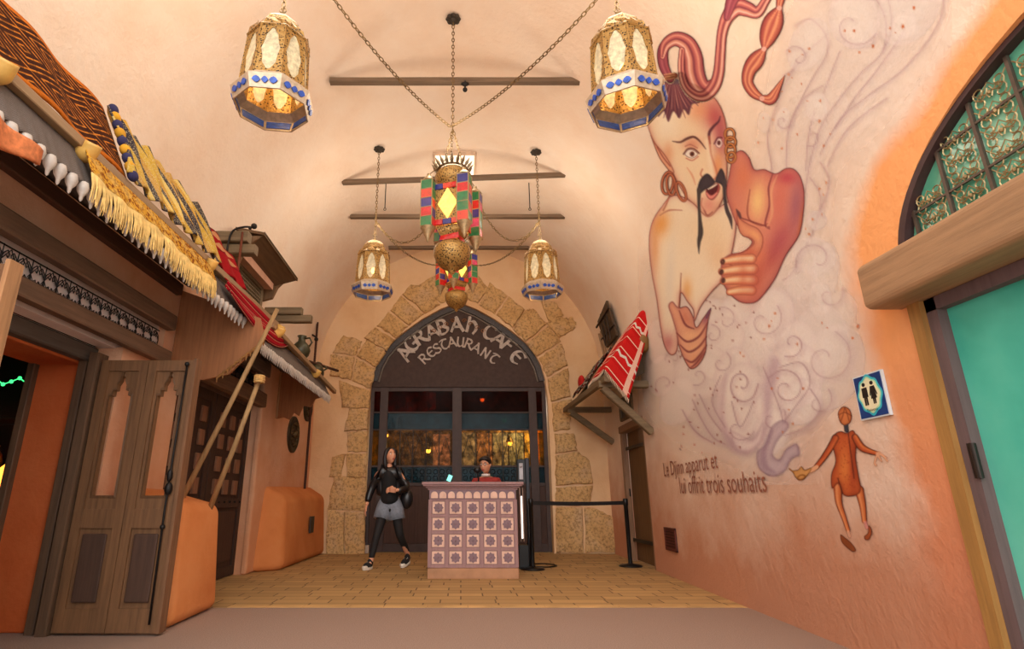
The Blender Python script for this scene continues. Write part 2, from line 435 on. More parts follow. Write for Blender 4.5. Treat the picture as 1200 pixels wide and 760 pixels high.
# left shop interior
m_int = M((74,34,30), .9, var=.3, sc=2)
b = MB(); b.box((-6.2,1.2,0),(-6.1,6,2.9)); b.box((-6.2,5.9,0),(-3.6,6.0,2.9)); b.box((-6.2,1.2,0),(-3.6,1.3,2.9)); o = b.build('wall_shop', m_int); struct(o)
b = MB(); b.box((-6.2,1.2,2.9),(-3.5,6,3.0)); o = b.build('ceiling', m_int); struct(o)
# room of the restaurant behind the glass doors
m_rest = M((122,84,46), .8, var=.35, sc=1.5)
b = MB(); b.box((-4,16.9,0),(4,17,4.9)); o = b.build('wall_restaurant', m_rest); struct(o)
b = MB(); b.box((-4,11.5,0),(-3.9,17,4.9)); b.box((3.9,11.5,0),(4,17,4.9)); o = b.build('wall_restaurant', m_rest); struct(o)
b = MB(); b.box((-4,11.48,4.9),(4,17,5.0)); o = b.build('ceiling', wood((70,36,22), 0)); struct(o)
# ================================================================== LEFT FACADE
def frontL(u, v, x): return P(u, v, x=x)
GT = 'timber headers over the left doorways'
def header(name_y0, y1, z0, z1, x0, x1, mat, label, nm='timber_header', cat='beam', group=None, y0=None):
    b = MB(); y0 = name_y0
    b.beam(((x0+x1)/2, y0, (z0+z1)/2), ((x0+x1)/2, y1, (z0+z1)/2), abs(x1-x0), z1-z0, jit=.03)
    o = b.build(nm, mat); tag(o, label, cat, group); return o
header(1.9, 5.34, 2.53, 2.68, -2.89, -2.80, w_dark, 'upper dark timber header above the ironwork of the shop doorway')
header(1.9, 5.34, 2.19, 2.32, -2.89, -2.80, w_dark, 'lower dark timber header under the ironwork of the shop doorway')
b = MB(); b.beam((-3.2,1.9,2.125),(-3.2,4.95,2.125),.18,.13); struct(b.build('trim_8', wood((96,84,74), 1)))
b = MB(); b.box((-3.16,1.9,2.185),(-3.16+.02,4.95,2.20)); b.box((-3.1,1.9,2.19),(-2.965,5.34,2.67)); o = b.build('trim_6', M((240,220,212), .8, var=.06)); struct(o)
def iron_scroll(b, c, ux, uz, r, turns=1.3, rt=.005, flip=1, start=0):
    pts = []
    for k in range(15):
        t = k/14; a = start+flip*turns*2*PI*t; rr = r*(1-t*.82)
        pts.append(Vector(c)+Vector(ux)*math.cos(a)*rr+Vector(uz)*math.sin(a)*rr)
    b.tube(pts, rt, 4)
def lattice(b, fn, n, rt=.006):
    """scrolled ironwork in unit strip; fn(a 0..1 along, b 0..1 up)"""
    b.tube([fn(0,.03),fn(1,.03)], rt*1.3, 4); b.tube([fn(0,.97),fn(1,.97)], rt*1.3, 4)
    for k in range(n):
        a0, a1 = k/n, (k+1)/n; am = (a0+a1)/2
        b.tube([fn(a0,0),fn(a0,1)], rt, 4)
        for s_ in (0,1):
            p = [fn(a0+(a1-a0)*x, (z if s_ == 0 else 1-z)) for x, z in [(0,.5),(.08,.72),(.3,.86),(.45,.74),(.38,.62),(.28,.68)]]
            b.tube([Vector(q) for q in p], rt, 4)
            p = [fn(a0+(a1-a0)*x, (z if s_ == 0 else 1-z)) for x, z in [(1,.5),(.92,.72),(.7,.86),(.55,.74),(.62,.62),(.72,.68)]]
            b.tube([Vector(q) for q in p], rt, 4)
        b.tube([fn(a0,.5),fn(am,.92),fn(a1,.5),fn(am,.08),fn(a0,.5)], rt, 4)
b = MB(); lattice(b, lambda a, c: Vector((-2.945, 1.9+3.42*a, 2.32+.21*c)), 26, .0045); o = b.build('iron_transom', iron); tag(o, 'black scrolled ironwork strip between the timbers above the shop doorway', 'ironwork')
# timber plate below awning
header(1.4, 5.42, 2.93, 3.05, -2.895, -2.83, wood((88,54,34), 1), 'brown timber plate on the wall under the near awning', 'timber_plate')
# second doorway headers
header(5.75, 8.2, 2.66, 2.86, -2.89, -2.80, wood((128,112,104), 1), 'grey timber header high over the dark studded door')
header(5.7, 8.09, 2.2, 2.4, -2.89, -2.78, w_dark, 'dark timber header right on top of the dark studded door')
b = MB(); lattice(b, lambda a, c: Vector((-2.96, 5.75+2.37*a, 2.4+.26*c)), 15, .008); o = b.build('iron_transom', iron); tag(o, 'dark ironwork strip above the studded door under the far awning', 'ironwork')
b = MB(); b.box((-3.05,5.76,2.2),(-2.99,8.11,2.85)); o = b.build('trim_7', M((110,84,74), .9)); struct(o)
# ---- studded door (left, second opening)
def make_panel_door():
    t = thing('studded_door', 'dark brown double door with small square panels under the far left awning', 'door', (-3.0, 6.93, 0))
    x = -3.02
    for k, (y0, y1) in enumerate(((5.76, 6.92), (6.94, 8.11))):
        b = MB(); b.box((x-.05, y0, 0.01), (x, y1, 2.2))
        for yy in (y0, y1-.1): b.box((x, yy, .01), (x+.025, yy+.1, 2.2))
        for zz in (.01, .85, 2.08): b.box((x, y0+.1, zz), (x+.024, y1-.1, zz+.12))
        lf = b.build('door_leaf', wood((64,40,28), 2), t, bevel=.004)
        b = MB()
        for i in range(3):
            for j in range(4):
                cy, cz = y0+.27+i*.31, 1.1+j*.27
                b.box((x, cy-.07, cz-.09), (x+.03, cy+.07, cz+.09))
        b.build('square_panel', wood((142,98,72), 2), lf, bevel=.006)
        b = MB(); b.box((x, y0+.16, .2), (x+.02, y1-.16, .8)); b.build('lower_panel', wood((72,46,34), 2), lf, bevel=.01)
    b = MB()
    for k in range(14): b.sphere((x+.03, 5.8+k*.172, .92), .014, 8, 6)
    b.build('stud_row', iron, t)
    return t
make_panel_door()
# ---- folding shop door leaves
def arabesque(w, h, zb):
    """stepped ogee opening outline, centred, width w from z=zb up to zb+h"""
    hw = w/2
    R = [(hw,0),(hw,h*.80),(hw*.72,h*.80),(hw*.72,h*.845),(hw*.45,h*.845),(hw*.45,h*.89),(hw*.22,h*.93),(hw*.22,h*.955),(hw*.1,h*.97),(hw*.1,h)]
    return [(x, zb+z) for x, z in R]+[(-x, zb+z) for x, z in R[::-1]]
def leaf(root, y, x0, x1, H=2.06, th=.045, open_=True):
    """one leaf in the XZ plane at depth y, pierced upper panel"""
    xm = (x0+x1)/2; w = x1-x0; ow = w*.46
    hole = arabesque(ow, .98, .98)
    hole = [(xm+x, z) for x, z in hole]
    # left and right halves around the hole
    nh = len(hole)//2
    right = hole[:nh]; left = hole[nh:]
    b = MB()
    A = [(xm, .02), (x1, .02), (x1, H), (xm, H)]+[right[-1]] + [p for p in right[::-1]][1:] + [(xm, .98)]
    A[4] = (xm, hole[nh-1][1])
    A = [(xm,.02),(x1,.02),(x1,H),(xm,H),(xm,hole[nh-1][1])]+right[::-1]+[(xm,.98)]
    B = [(2*xm-x, z) for x, z in A][::-1]
    for pl in (A, B): b.prism([(x, y, z) for x, z in pl], (0, th, 0))
    # stiles
    for xx in (x0, x1-.07): b.box((xx, y-.018, .02), (xx+.07, y, H))
    for zz, hh in ((.02,.16),(.74,.14),(H-.09,.09)): b.box((x0+.07, y-.016, zz), (x1-.07, y, zz+hh))
    o = b.build('door_leaf', w_door, root)
    bm = bmesh.new(); bm.from_mesh(o.data); bmesh.ops.triangulate(bm, faces=[f for f in bm.faces if len(f.verts) > 4]); bm.to_mesh(o.data); bm.free()
    b = MB(); b.prism([(xm-ow*.52, y-.001, .22), (xm+ow*.52, y-.001, .22), (xm+ow*.52, y-.001, .7), (xm-ow*.52, y-.001, .7)], (0, -.02, 0))
    b.build('raised_panel', wood((80,54,40), 2), o, bevel=.012)
    b = MB()
    m = [(xm+(x-xm)*1.12, z+(.02 if z > 1 else -.02)) for x, z in hole]
    for i in range(len(hole)):
        j = (i+1)%len(hole)
        b.add([(hole[i][0], y-.012, hole[i][1]), (hole[j][0], y-.012, hole[j][1]), (m[j][0], y-.004, m[j][1]), (m[i][0], y-.004, m[i][1])], [(0,1,2,3)])
    b.build('panel_moulding', wood((112,78,50), 2), o)
    return o
t = thing('folding_door', 'large brown folding door standing open in front of the orange bench', 'door', (-2.62, 4.66, 0))
leaf(t, 4.63, -2.99, -2.60); leaf(t, 4.63, -2.595, -2.21)
b = MB()
b.box((-2.215, 4.59, .02), (-2.19, 4.69, 2.07)); b.build('edge_strip', wood((128,88,58), 2), t)
b = MB(); 
b.tube([(-2.265,4.59,2.02),(-2.27,4.585,1.3),(-2.275,4.585,.9),(-2.27,4.59,.08)], .008, 6); b.sphere((-2.265,4.585,2.02), .02); b.sphere((-2.27,4.585,1.03), (.03,.03,.05)); b.sphere((-2.272,4.58,1.13), (.022,.022,.05)); b.sphere((-2.273,4.585,.75), .02)
b.build('bolt_rod', iron, t, smooth=True)
t = thing('folding_door', 'pale edge of a folding door leaf at the left border of the picture', 'door', (-2.6, 2.6, 0))
leaf(t, 2.60, -3.02, -2.615); leaf(t, 2.60, -2.61, -2.23)
b = MB(); b.box((-2.235, 2.57, .02), (-2.21, 2.66, 2.08)); b.build('edge_strip', wood((176,130,88), 2), t)
# ---- awnings
def cloth_bg(col, col2, sc, kind='stripe'):
    pass
def uvmat(name, fn, rough=.9):
    t = NT(name); tc = t.N.new('ShaderNodeTexCoord'); x, y, z = t.xyz(tc.outputs['UV']); v = t.obj()
    c = fn(t, x, y, v); n = t.noise(v, 90, 3)
    c = t.mix(.25, c, t.ramp(n, [(.3, (.15,.12,.1,1)), (.7, (1,1,1,1))]), 'MULTIPLY')
    b = t.bsdf(c, rough, 0, t.bump(n, .5, .006), spec=.1); return t.m
def frac(t, x, k): return t.math('FRACT', t.math('MULTIPLY', x, k))
def tri(t, x, k): return t.math('PINGPONG', t.math('MULTIPLY', x, k), 1.0)
def corr(t, x, y, v):
    s_ = t.ramp(frac(t, y, 26), [(0, s2l((84,76,72))), (.5, s2l((138,128,122))), (1, s2l((92,84,80)))])
    return t.mix(t.math('MULTIPLY', t.noise(v, 4), .6), s_, s2l((112,98,88)))
m_awn = uvmat('ribbed_grey_cloth', corr)
m_silver = M((196,186,176), .55, .1, var=.15, sc=20)
def awning(name, y0, y1, xo, zo, xe, ze, label, nsc, sc_w, group):
    """roof from wall to pole line (xo,zo), hanging valance down to (xe,ze) with scalloped fringe"""
    t = thing(name, label, 'awning', (xo, (y0+y1)/2, ze), group)
    b = MB(); b.grid(lambda s, q: Vector((XL+.02+(xo-XL-.02)*q, y0+(y1-y0)*s, zo+.12-.12*q)), 30, 6); b.build('roof_cloth', m_awn, t, smooth=True).modifiers.new('s','SOLIDIFY').thickness = .012
    def vf(s, q):
        w = .02*math.sin(s*60)*q
        sag = .012*math.sin(s*nsc*PI*2)
        return Vector((xo+(xe-xo)*q+w*.3, y0+(y1-y0)*s, zo+(ze-zo)*q+sag*q))
    b = MB(); b.grid(vf, nsc*4, 8); b.build('valance', m_awn, t, smooth=True).modifiers.new('s','SOLIDIFY').thickness = .008
    b = MB()
    for k in range(nsc):
        s0 = (k+.5)/nsc; p = vf(s0, 1.0); r = (y1-y0)/nsc*sc_w
        b.lathe([(0,.02),(r*.75,.012),(r,-.02),(r*.82,-.05),(r*.35,-.075),(r*.25,-.1),(0,-.11)], p, 8)
    b.build('scallop_fringe', m_silver, t, smooth=True)
    return t
awning('fringed_awning', 1.6, 5.6, -2.33, 2.97, -2.2, 2.70, 'grey ribbed awning with white scallops along the near left wall', 44, .37, None)
awning('fringed_awning', 5.62, 8.95, -2.22, 2.78, -2.08, 2.50, 'grey ribbed awning with fine fringe above the studded door', 56, .36, None)
# side boards of the awnings
m_board = wood((170,112,70), 2, .25)
t = thing('awning_side_board', 'brown triangular side board behind the top of the open folding door', 'board', (-2.6, 5.5, 2.2))
poly = [(-2.89,2.1),(-2.89,3.02),(-2.05,2.72),(-1.98,2.5),(-2.05,2.42),(-2.3,2.14),(-2.55,2.08)]
b = MB(); b.prism([(x, 5.52, z) for x, z in poly], (0, .03, 0)); b.build('board', m_board, t)
b = MB(); pts = [Vector((-1.98+(-2.4+1.98)*q+.01*math.sin(q*50), 5.5, 2.47+(2.1-2.47)*q)) for q in [k/20 for k in range(21)]]; b.tube(pts, .014, 6)
for k in range(0, 21, 2): b.tube([pts[k], pts[k]+Vector((.0,0,-.05))], [.012,.004], 5)
b.build('rope_trim', M((150,104,56), .9, sc=30, var=.4), t)
t = thing('awning_side_board', 'brown triangular board hanging at the far end of the left awning', 'board', (-2.5, 8.9, 2.2))
poly = [(-2.88,2.16),(-2.88,2.95),(-2.12,2.6),(-2.2,2.5),(-2.3,2.47),(-2.36,2.34),(-2.48,2.36),(-2.54,2.2),(-2.62,2.25),(-2.68,2.14),(-2.78,2.18)]
b = MB(); b.prism([(x, 8.92, z) for x, z in poly], (0, .03, 0)); b.build('board', m_board, t)
b = MB(); b.box((-2.895, 8.9, 2.16), (-2.87, 8.96, 2.95)); b.build('edge_batten', wood((190,150,110), 2), t)
# round plaques on the wall
for (yy, zz, r, lab) in ((9.9, 2.02, .31, 'dark oval plaque low on the pink wall above the far bench'), (10.7, 2.62, .27, 'dark round plaque tucked under the far end of the awning')):
    t = thing('round_plaque', lab, 'plaque', (XL+.01, yy, zz))
    ax = Matrix.Rotation(PI/2, 3, 'Y')
    b = MB(); b.lathe([(0,.03),(r*.86,.03),(r*.9,.045),(r,.03),(r,0)], (XL, yy, zz), 28, ax=ax); b.build('disc', M((62,50,30), .6, .3, var=.3), t, smooth=True)
    b = MB()
    for k in range(12):
        a = 2*PI*k/12; b.sphere((XL+.035, yy+math.cos(a)*r*.6, zz+math.sin(a)*r*.6), .03, 8, 6)
    b.sphere((XL+.035, yy, zz), .07); b.tube([(XL+.03, yy+math.cos(q*PI/12)*r*.6, zz+math.sin(q*PI/12)*r*.6) for q in range(24)], .014, 6, closed=True); b.tube([(XL+.03,yy-r*.6,zz),(XL+.03,yy+r*.6,zz)], .012, 6); b.build('embossed_boss', M((84,66,38), .5, .4), t, smooth=True)
# iron rod at the corner
t = thing('iron_rod', 'thin dark iron rod standing on the far bench against the wall', 'rod', (-2.75, 10.4, 1.1))
b = MB(); b.tube([(-2.75,10.4,1.13),(-2.75,10.4,4.2)], .022, 8); b.build('shaft', M((70,38,26), .7, .3), t)
b = MB(); b.tube([(-2.75,10.4,3.9),(-2.86,10.35,3.96)], .018, 6); b.sphere((-2.75,10.4,3.86), .04); b.build('bracket', iron, t)
# ---- poles carrying the cloths
t = thing('awning_pole', 'long pale wooden pole along the near awning, draped with carpets', 'pole', (-2.3, 4, 3.0))
b = MB(); b.beam((-2.30,1.5,2.99), (-2.30,6.9,3.03), .062, .062, jit=.04); b.build('pole', w_pole, t)
m_horn = M((226,178,92), .45, var=.2, sc=8, bump=.2)
def clamp(y, z, x, par):
    b = MB()
    pts = [Vector((x+.06,y-.02,z+.005)), Vector((x+.02,y,z-.05)), Vector((x-.05,y+.01,z-.03)), Vector((x-.12,y+.03,z-.02)), Vector((x-.2,y+.04,z-.035)), Vector((x-.26,y+.02,z-.06))]
    b.tube([Vector(p) for p in sm(pts, 4)], [ [.05,.055,.042,.026,.03,.045,.03][min(6,int(i/20*6))] for i in range(21)], 10)
    b.build('bone_clamp', m_horn, par, smooth=True)
for y in (2.3, 2.98, 4.72, 6.75): clamp(y, 3.0, -2.28, t)
t = thing('awning_pole', 'weathered wooden pole along the far awning over the studded door', 'pole', (-2.15, 8, 2.8))
b = MB(); b.beam((-2.17,6.2,2.86), (-2.1,9.35,2.66), .06, .06, jit=.05); b.build('pole', w_pole, t)
for y, z in ((6.35,2.85),(8.15,2.75)): clamp(y, z, -2.14, t)
# prop poles
pA = P(325, 362, y=5.42); pB = P(303,447,y=5.32)
for (u, v, lab, q) in ((220,567,'front leg of the pair of long poles propped on the orange bench', P(222,567,y=5.05)), (262,580,'rear leg of the pair of long poles propped on the orange bench', P(261,582,y=5.45))):
    b = MB(); foot = (P(215,577,y=5.3) if u == 220 else P(246,592,y=5.5))-Vector((0,0,.035))
    top = pA if u == 220 else pB
    b.tube([foot, foot.lerp(top, .5)+Vector((.01,0,.01)), top], [.026,.024,.022], 8)
    o = b.build('prop_pole', wood((170,134,88), 2), smooth=True); tag(o, lab, 'pole')
t = P(304,444,y=5.29); b = MB()
for k in range(4): b.tube([t+Vector((math.cos(a)*.045, math.sin(a)*.045, (k-1.5)*.018)) for a in [2*PI*i/10 for i in range(10)]], .009, 5, closed=True)
o = b.build('rope_lashing', M((206,164,100), .9, sc=40)); tag(o, 'pale rope lashing where the two prop poles cross', 'rope')
# ---- carpets
def c_brown(t, x, y, v):
    a = t.math('ABSOLUTE', t.math('SUBTRACT', frac(t, x, 3.5), .5)); bq = t.math('ABSOLUTE', t.math('SUBTRACT', frac(t, y, 2), .5))
    d = t.math('ADD', a, bq); st = frac(t, d, 7)
    c = t.ramp(st, [(0, s2l((70,34,18))), (.35, s2l((92,44,20))), (.4, s2l((206,122,40))), (.62, s2l((224,150,66))), (.66, s2l((60,28,18))), (1, s2l((110,52,22)))], 'CONSTANT')
    zig = t.math('GREATER_THAN', t.math('ADD', tri(t, y, 14), t.math('MULTIPLY', frac(t, x, 20), 1)), 1.05)
    c = t.mix(t.math('MULTIPLY', zig, .55), c, s2l((56,26,16)))
    e = t.math('GREATER_THAN', t.math('ABSOLUTE', t.math('SUBTRACT', y, .5)), .44)
    return t.mix(t.math('MULTIPLY', e, .8), c, s2l((214,116,34)))
def c_blanket(t, x, y, v):
    s_ = frac(t, t.math('ADD', x, t.math('MULTIPLY', y, .12)), 7)
    c = t.ramp(s_, [(0, s2l((204,166,66))), (.26, s2l((62,56,62))), (.5, s2l((206,158,58))), (.6, s2l((226,196,110))), (.72, s2l((74,66,66))), (.84, s2l((196,150,70)))], 'CONSTANT')
    n = t.math('GREATER_THAN', t.noise(v, 110, 2), .56)
    return t.mix(t.math('MULTIPLY', n, .5), c, s2l((214,196,160)))
def c_gold(t, x, y, v):
    n = t.math('GREATER_THAN', t.noise(v, 42, 3), .52); m = t.math('GREATER_THAN', t.math('ADD', tri(t, x, 22), tri(t, y, 3)), 1.1)
    c = t.mix(n, s2l((216,160,56)), s2l((140,76,30))); return t.mix(t.math('MULTIPLY', m, .4), c, s2l((232,196,112)))
def c_red(t, x, y, v):
    band = t.math('GREATER_THAN', y, .5); n = t.math('GREATER_THAN', t.math('ADD', tri(t, x, 6), tri(t, y, 8)), 1.25)
    c = t.mix(t.math('MULTIPLY', band, n), s2l((156,18,26)), s2l((196,140,98)))
    e = t.math('GREATER_THAN', t.math('ABSOLUTE', t.math('SUBTRACT', y, .75)), .21); return t.mix(t.math('MULTIPLY', t.math('MULTIPLY', e, band), .9), c, s2l((110,10,18)))
def c_swag(t, x, y, v):
    s_ = frac(t, y, 5); c = t.ramp(s_, [(0, s2l((168,16,34))), (.6, s2l((130,10,26))), (.9, s2l((214,150,120)))], 'CONSTANT'); return c
def c_kilim(t, x, y, v):
    s_ = frac(t, y, 6)
    c = t.ramp(s_, [(0, s2l((206,36,34))), (.62, s2l((214,44,40))), (.66, s2l((240,214,190))), (.73, s2l((196,30,30)))], 'CONSTANT')
    z = t.math('LESS_THAN', t.math('ABSOLUTE', t.math('SUBTRACT', t.math('SUBTRACT', frac(t, y, 2.2), .5), t.math('MULTIPLY', t.math('SUBTRACT', tri(t, x, 9), .5), .07))), .035)
    c = t.mix(z, c, s2l((226,220,206)))
    for p0 in (.1, .9): 
        e = t.math('LESS_THAN', t.math('ABSOLUTE', t.math('SUBTRACT', x, p0)), .05); c = t.mix(e, c, s2l((240,196,176)))
    e = t.math('LESS_THAN', t.math('ABSOLUTE', t.math('SUBTRACT', x, .1)), .012); c = t.mix(e, c, s2l((206,40,36)))
    return c
def drape(name, fn, mat, label, nu=60, nv=24, th=.014, cat='carpet', group=None, parts=()):
    b = MB(); b.grid(fn, nu, nv); o = b.build(name, mat, smooth=True); m = o.modifiers.new('s','SOLIDIFY'); m.thickness = th; m.offset = 0
    tag(o, label, cat, group); return o
def sl(y, q, out=0):
    """point on the sloping cloth rack above the pole; q 0 bottom (pole) .. 1 top"""
    return Vector((-2.31-.29*q+out, y, 3.04+.60*q+out*.5))
drape('brown_carpet', lambda s, q: sl(1.4+(3.42-1.4)*s+.03*q, q, .012*math.sin(s*22)+.015), uvmat('brown_kilim', c_brown), 'brown and orange patterned carpet above the pole at upper left', 60, 20)
def blf(s, q):
    a = s+.10*q*(1-s)
    f = .022*math.sin(s*52+q*2)+.012*math.sin(s*23+q*5)
    return sl(3.42+(4.86-3.42)*s+.06*math.sin(q*3)+.12*(1-q)*(s-.5), q*(.97-.05*abs(math.sin(s*9))), .05+f)
bl = drape('striped_blanket', blf, uvmat('striped_blanket', c_blanket), 'yellow and grey striped blanket gathered in folds above the pole', 120, 24, cat='blanket')
b = MB(); m_tas = [M((52,48,88), .9), M((220,160,40), .9)]
for k in range(9):
    p = sl(3.42+.01*k, k/8, .06); b.sphere(p, (.035,.045,.04), 8, 6, k%2)
b.build('tassel_edge', m_tas, bl, smooth=True)
drape('red_carpet', lambda s, q: sl(4.86+(5.62-4.86)*s, q*(.92-.3*s*s), .03+.015*math.sin(s*14)), uvmat('red_border', c_red), 'dark red carpet with a patterned border above the pole', 40, 20)
# gold fringed shawl hanging below pole
def hang(y, d, out=0): # d metres below the pole along the valance
    return Vector((-2.27+.12*d/.28+out, y, 2.97-d))
def gf(s, q): return hang(2.93+(4.72-2.93)*s, .02+.16*q*(1+.12*math.sin(s*11)), .02+.008*math.sin(s*50)*q)
sh = drape('gold_shawl', gf, uvmat('gold_brocade', c_gold), 'gold brocade shawl with long pale fringe hanging below the near pole', 80, 8, .008, cat='shawl')
b = MB()
for k in range(210):
    s_ = k/209; p = gf(s_, 1); L = random.uniform(.15,.2); q = p+Vector((random.uniform(.0,.03), random.uniform(-.02,.02), -L))
    b.tube([p, p.lerp(q,.5)+Vector((.008,0,0)), q], [.006,.006,.003], 4)
o = b.build('fringe', M((226,190,116), .9, var=.25, sc=20), sh); o['kind'] = 'stuff'
def rf(s, q):
    dep = .03+q*(.36*math.sin(PI*min(1, .12+s*.8))**.8)
    return hang(5.0+(6.95-5.0)*s, dep-.01, .03+.02*math.sin(q*9+s*4))
drape('red_swag', rf, uvmat('crimson_swag', c_swag), 'crimson cloth swag drooping below the pole beside the gold fringe', 50, 12, .012, cat='cloth')
drape('orange_cloth', lambda s, q: Vector((-2.16+.02*math.sin(s*9), 2.1+.42*s, 2.66-.17*q*(1-.5*s))), M((206,120,70), .9, var=.3, sc=30), 'orange ribbed cloth end hanging below the awning at the left border', 10, 6, .02, cat='cloth')
drape('yellow_cloth', lambda s, q: Vector((-2.2-.3*q, 6.95+1.45*s, 2.86+.26*q*(1-.5*s)-.1*s+.035*math.sin(s*18+q*3))), uvmat('yellow_cloth', lambda t, x, y, v: t.ramp(frac(t, y, 4), [(0, s2l((222,160,50))), (.5, s2l((196,128,36))), (.8, s2l((90,60,30)))], 'CONSTANT')), 'yellow striped cloth lying on the far awning beside the jugs', 30, 10, .02, cat='cloth')
# jugs on awning 2
m_jug = M((66,64,44), .35, .2, var=.3)
def jug(c, s_, label, tilt=.0):
    t = thing('clay_jug', label, 'jug', c)
    ax = Matrix.Rotation(tilt, 3, 'X')
    prof = [(0,0),(.07,0),(.12,.06),(.145,.14),(.12,.22),(.06,.28),(.05,.33),(.075,.37),(.06,.375),(.035,.33)]
    b = MB(); b.lathe([(r*s_, z*s_) for r, z in prof], c, 20, ax=ax); b.build('body', m_jug, t, smooth=True)
    b = MB(); b.tube([Vector(c)+ax@Vector((x*s_,0,z*s_)) for x, z in [(.05,.33),(.12,.34),(.16,.27),(.12,.2)]], .014*s_, 6); b.build('handle', m_jug, t, smooth=True)
    return t
jug((-2.34,8.05,2.90), .95, 'dark green jug standing upright on the far awning')
jug((-2.32,8.75,2.80), 1.0, 'dark green jug lying tilted at the end of the far awning', -.9)
b = MB(); b.tube([(-2.36,8.6,3.0),(-2.1,9.5,3.05)], .022, 6); o = b.build('iron_bar', M((74,46,32), .7)); tag(o, 'rusty bar sticking out past the jugs of the far awning', 'bar')
# ---- hooded shutter window & logs
t = thing('shutter_window', 'dark lattice shutter window under the wooden hood high on the left wall', 'window', (-2.78, 6.8, 3.4))
b = MB(); b.box((-2.86,6.15,3.05),(-2.78,7.35,3.72))
b.build('shutter_panel', M((70,52,34), .8, var=.3, sc=20), t)
b = MB()
for k in range(26):
    y = 6.17+k*.047; b.box((-2.78,y,3.07),(-2.765,y+.016,3.7))
for k in range(13):
    z = 3.08+k*.05; b.box((-2.77,6.16,z),(-2.755,7.34,z+.014))
b.build('lattice', w_old, t)
b = MB(); 
for a, c in (((-2.77,6.15,3.05),(-2.77,6.15,3.74)),((-2.77,7.37,3.05),(-2.77,7.37,3.74)),((-2.77,6.15,3.74),(-2.77,7.37,3.74))): b.beam(a, c, .07, .06)
b.build('frame', w_old, t)
b = MB(); b.prism([(-2.8,6.3,3.76),(-2.62,6.3,3.74),(-2.62,7.42,3.74),(-2.8,7.42,3.76)], (0,0,.14)); b.build('lintel', M((206,158,132), .8, var=.1), t)
t = thing('window_hood', 'sloping brown wooden hood over the shutter window on the left wall', 'hood', (-2.5, 6.9, 4.0))
b = MB(); b.prism([(-2.36,6.2,4.02),(-2.36,7.66,4.0),(-2.74,7.62,4.1),(-2.74,6.25,4.12)], (0,0,-.035)); b.prism([(-2.36,6.2,4.03),(-2.36,7.66,4.01),(-2.62,7.5,3.86),(-2.62,6.38,3.88)], (.0,0,-.03)); b.build('hood_board', wood((110,82,54), 1), t)
for y in (6.25,7.52):
    b = MB(); b.prism([(-2.38,y,4.0),(-2.78,y,4.0),(-2.8,y,3.62),(-2.66,y,3.66),(-2.6,y,3.82),(-2.5,y,3.93)], (0,.06,0)); b.build('bracket', wood((136,104,72), 2), t)
def logbeam(x0, x1, y, z, r, label, group=None):
    b = MB(); b.beam((x0,y,z),(x1,y,z), r*2, r*2, jit=.06); o = b.build('log_beam', w_old, bevel=.01); tag(o, label, 'beam', group)
logbeam(-2.98,-2.46,6.02,3.86,.065,'upper log of the pair left of the shutter window hood')
logbeam(-2.95,-2.38,6.06,3.72,.06,'lower log of the pair left of the shutter window hood')
logbeam(-2.95,-2.34,7.95,3.60,.055,'upper log end of the pair above the jugs on the left wall')
logbeam(-2.95,-2.2,7.98,3.49,.055,'lower log end of the pair above the jugs on the left wall')
b = MB(); b.tube([Vector(p) for p in sm([(-2.66,5.93,3.45),(-2.66,5.93,3.75),(-2.62,5.92,3.9),(-2.5,5.92,3.95),(-2.42,5.95,3.96)], 5)], .012, 6); b.sphere((-2.4,5.96,3.98), .035); b.sphere((-2.44,5.95,3.95), .02)
o = b.build('iron_hook', iron, smooth=True); tag(o, 'bent black iron hook in front of the upper log pair', 'hook')
b = MB(); b.tube([(-2.52,5.95,3.9),(-2.52,5.95,3.4)], .014, 6); o = b.build('iron_hanger', M((110,54,30), .7, .3)); tag(o, 'rusty hanging bar below the upper log pair', 'bar')
# ---- things inside the shop
def shelf_shop():
    t = thing('shop_shelf', 'dark shelf unit inside the shop at the left border', 'shelf', (-4.4, 5.4, 0))
    b = MB()
    for z in (.3,.75,1.2,1.65): b.box((-5.6,5.2,z),(-3.7,5.6,z+.03))
    b.build('shelf_board', M((46,26,20), .8), t)
    for x in (-5.65,-3.7):
        b = MB(); b.box((x,5.2,0),(x+.045,5.6,2.2)); b.build('upright', M((40,24,18), .8), t)
shelf_shop()
cols = [(150,34,26),(44,120,60),(196,120,36),(36,60,48),(172,60,30),(30,140,90),(120,30,60),(186,150,60)]
names = ['red','green','amber','dark green','rust red','bright green','plum','yellow']
i = 0
for z in (.33,.78,1.23):
    for k in range(8):
        c = cols[(k+int(z*7))%8]; x = -3.82-k*.23
        b = MB(); h = .2+.08*((k*3)%3); b.lathe([(0,0),(.07,0),(.08,.05),(.06,h*.6),(.03,h*.8),(.035,h),(0,h)], (x,5.32,z), 10)
        o = b.build('glass_bottle', M(c, .3, var=.3, bump=0), smooth=True); tag(o, 'coloured ornament bottle on the dark shelves inside the left shop', 'bottle', 'ornament bottles in the left shop')
b = MB(); b.lathe([(0,0),(.09,0),(.12,.1),(.1,.22),(.03,.3),(0,.32)], (-3.78,4.95,.98), 12); o = b.build('amber_lamp', emis((255,150,50), 3)); tag(o, 'glowing amber lamp inside the left shop', 'lamp')
b = MB(); b.lathe([(0,0),(.12,0),(.12,.96),(0,.98)], (-3.78,4.95,0), 12); o = b.build('lamp_stand', w_darkz); tag(o, 'dark round stand under the amber lamp in the left shop', 'stand')
def sash(s, q): return Vector((-5.4+1.7*s, 4.9+.1*math.sin(s*16), 2.9-.55*q-.25*math.sin(s*PI)*q))
drape('ceiling_drape', sash, M((120,20,40), .9, var=.4, sc=8), 'dark crimson drape hung under the ceiling of the left shop', 30, 8, cat='cloth')
b = MB()
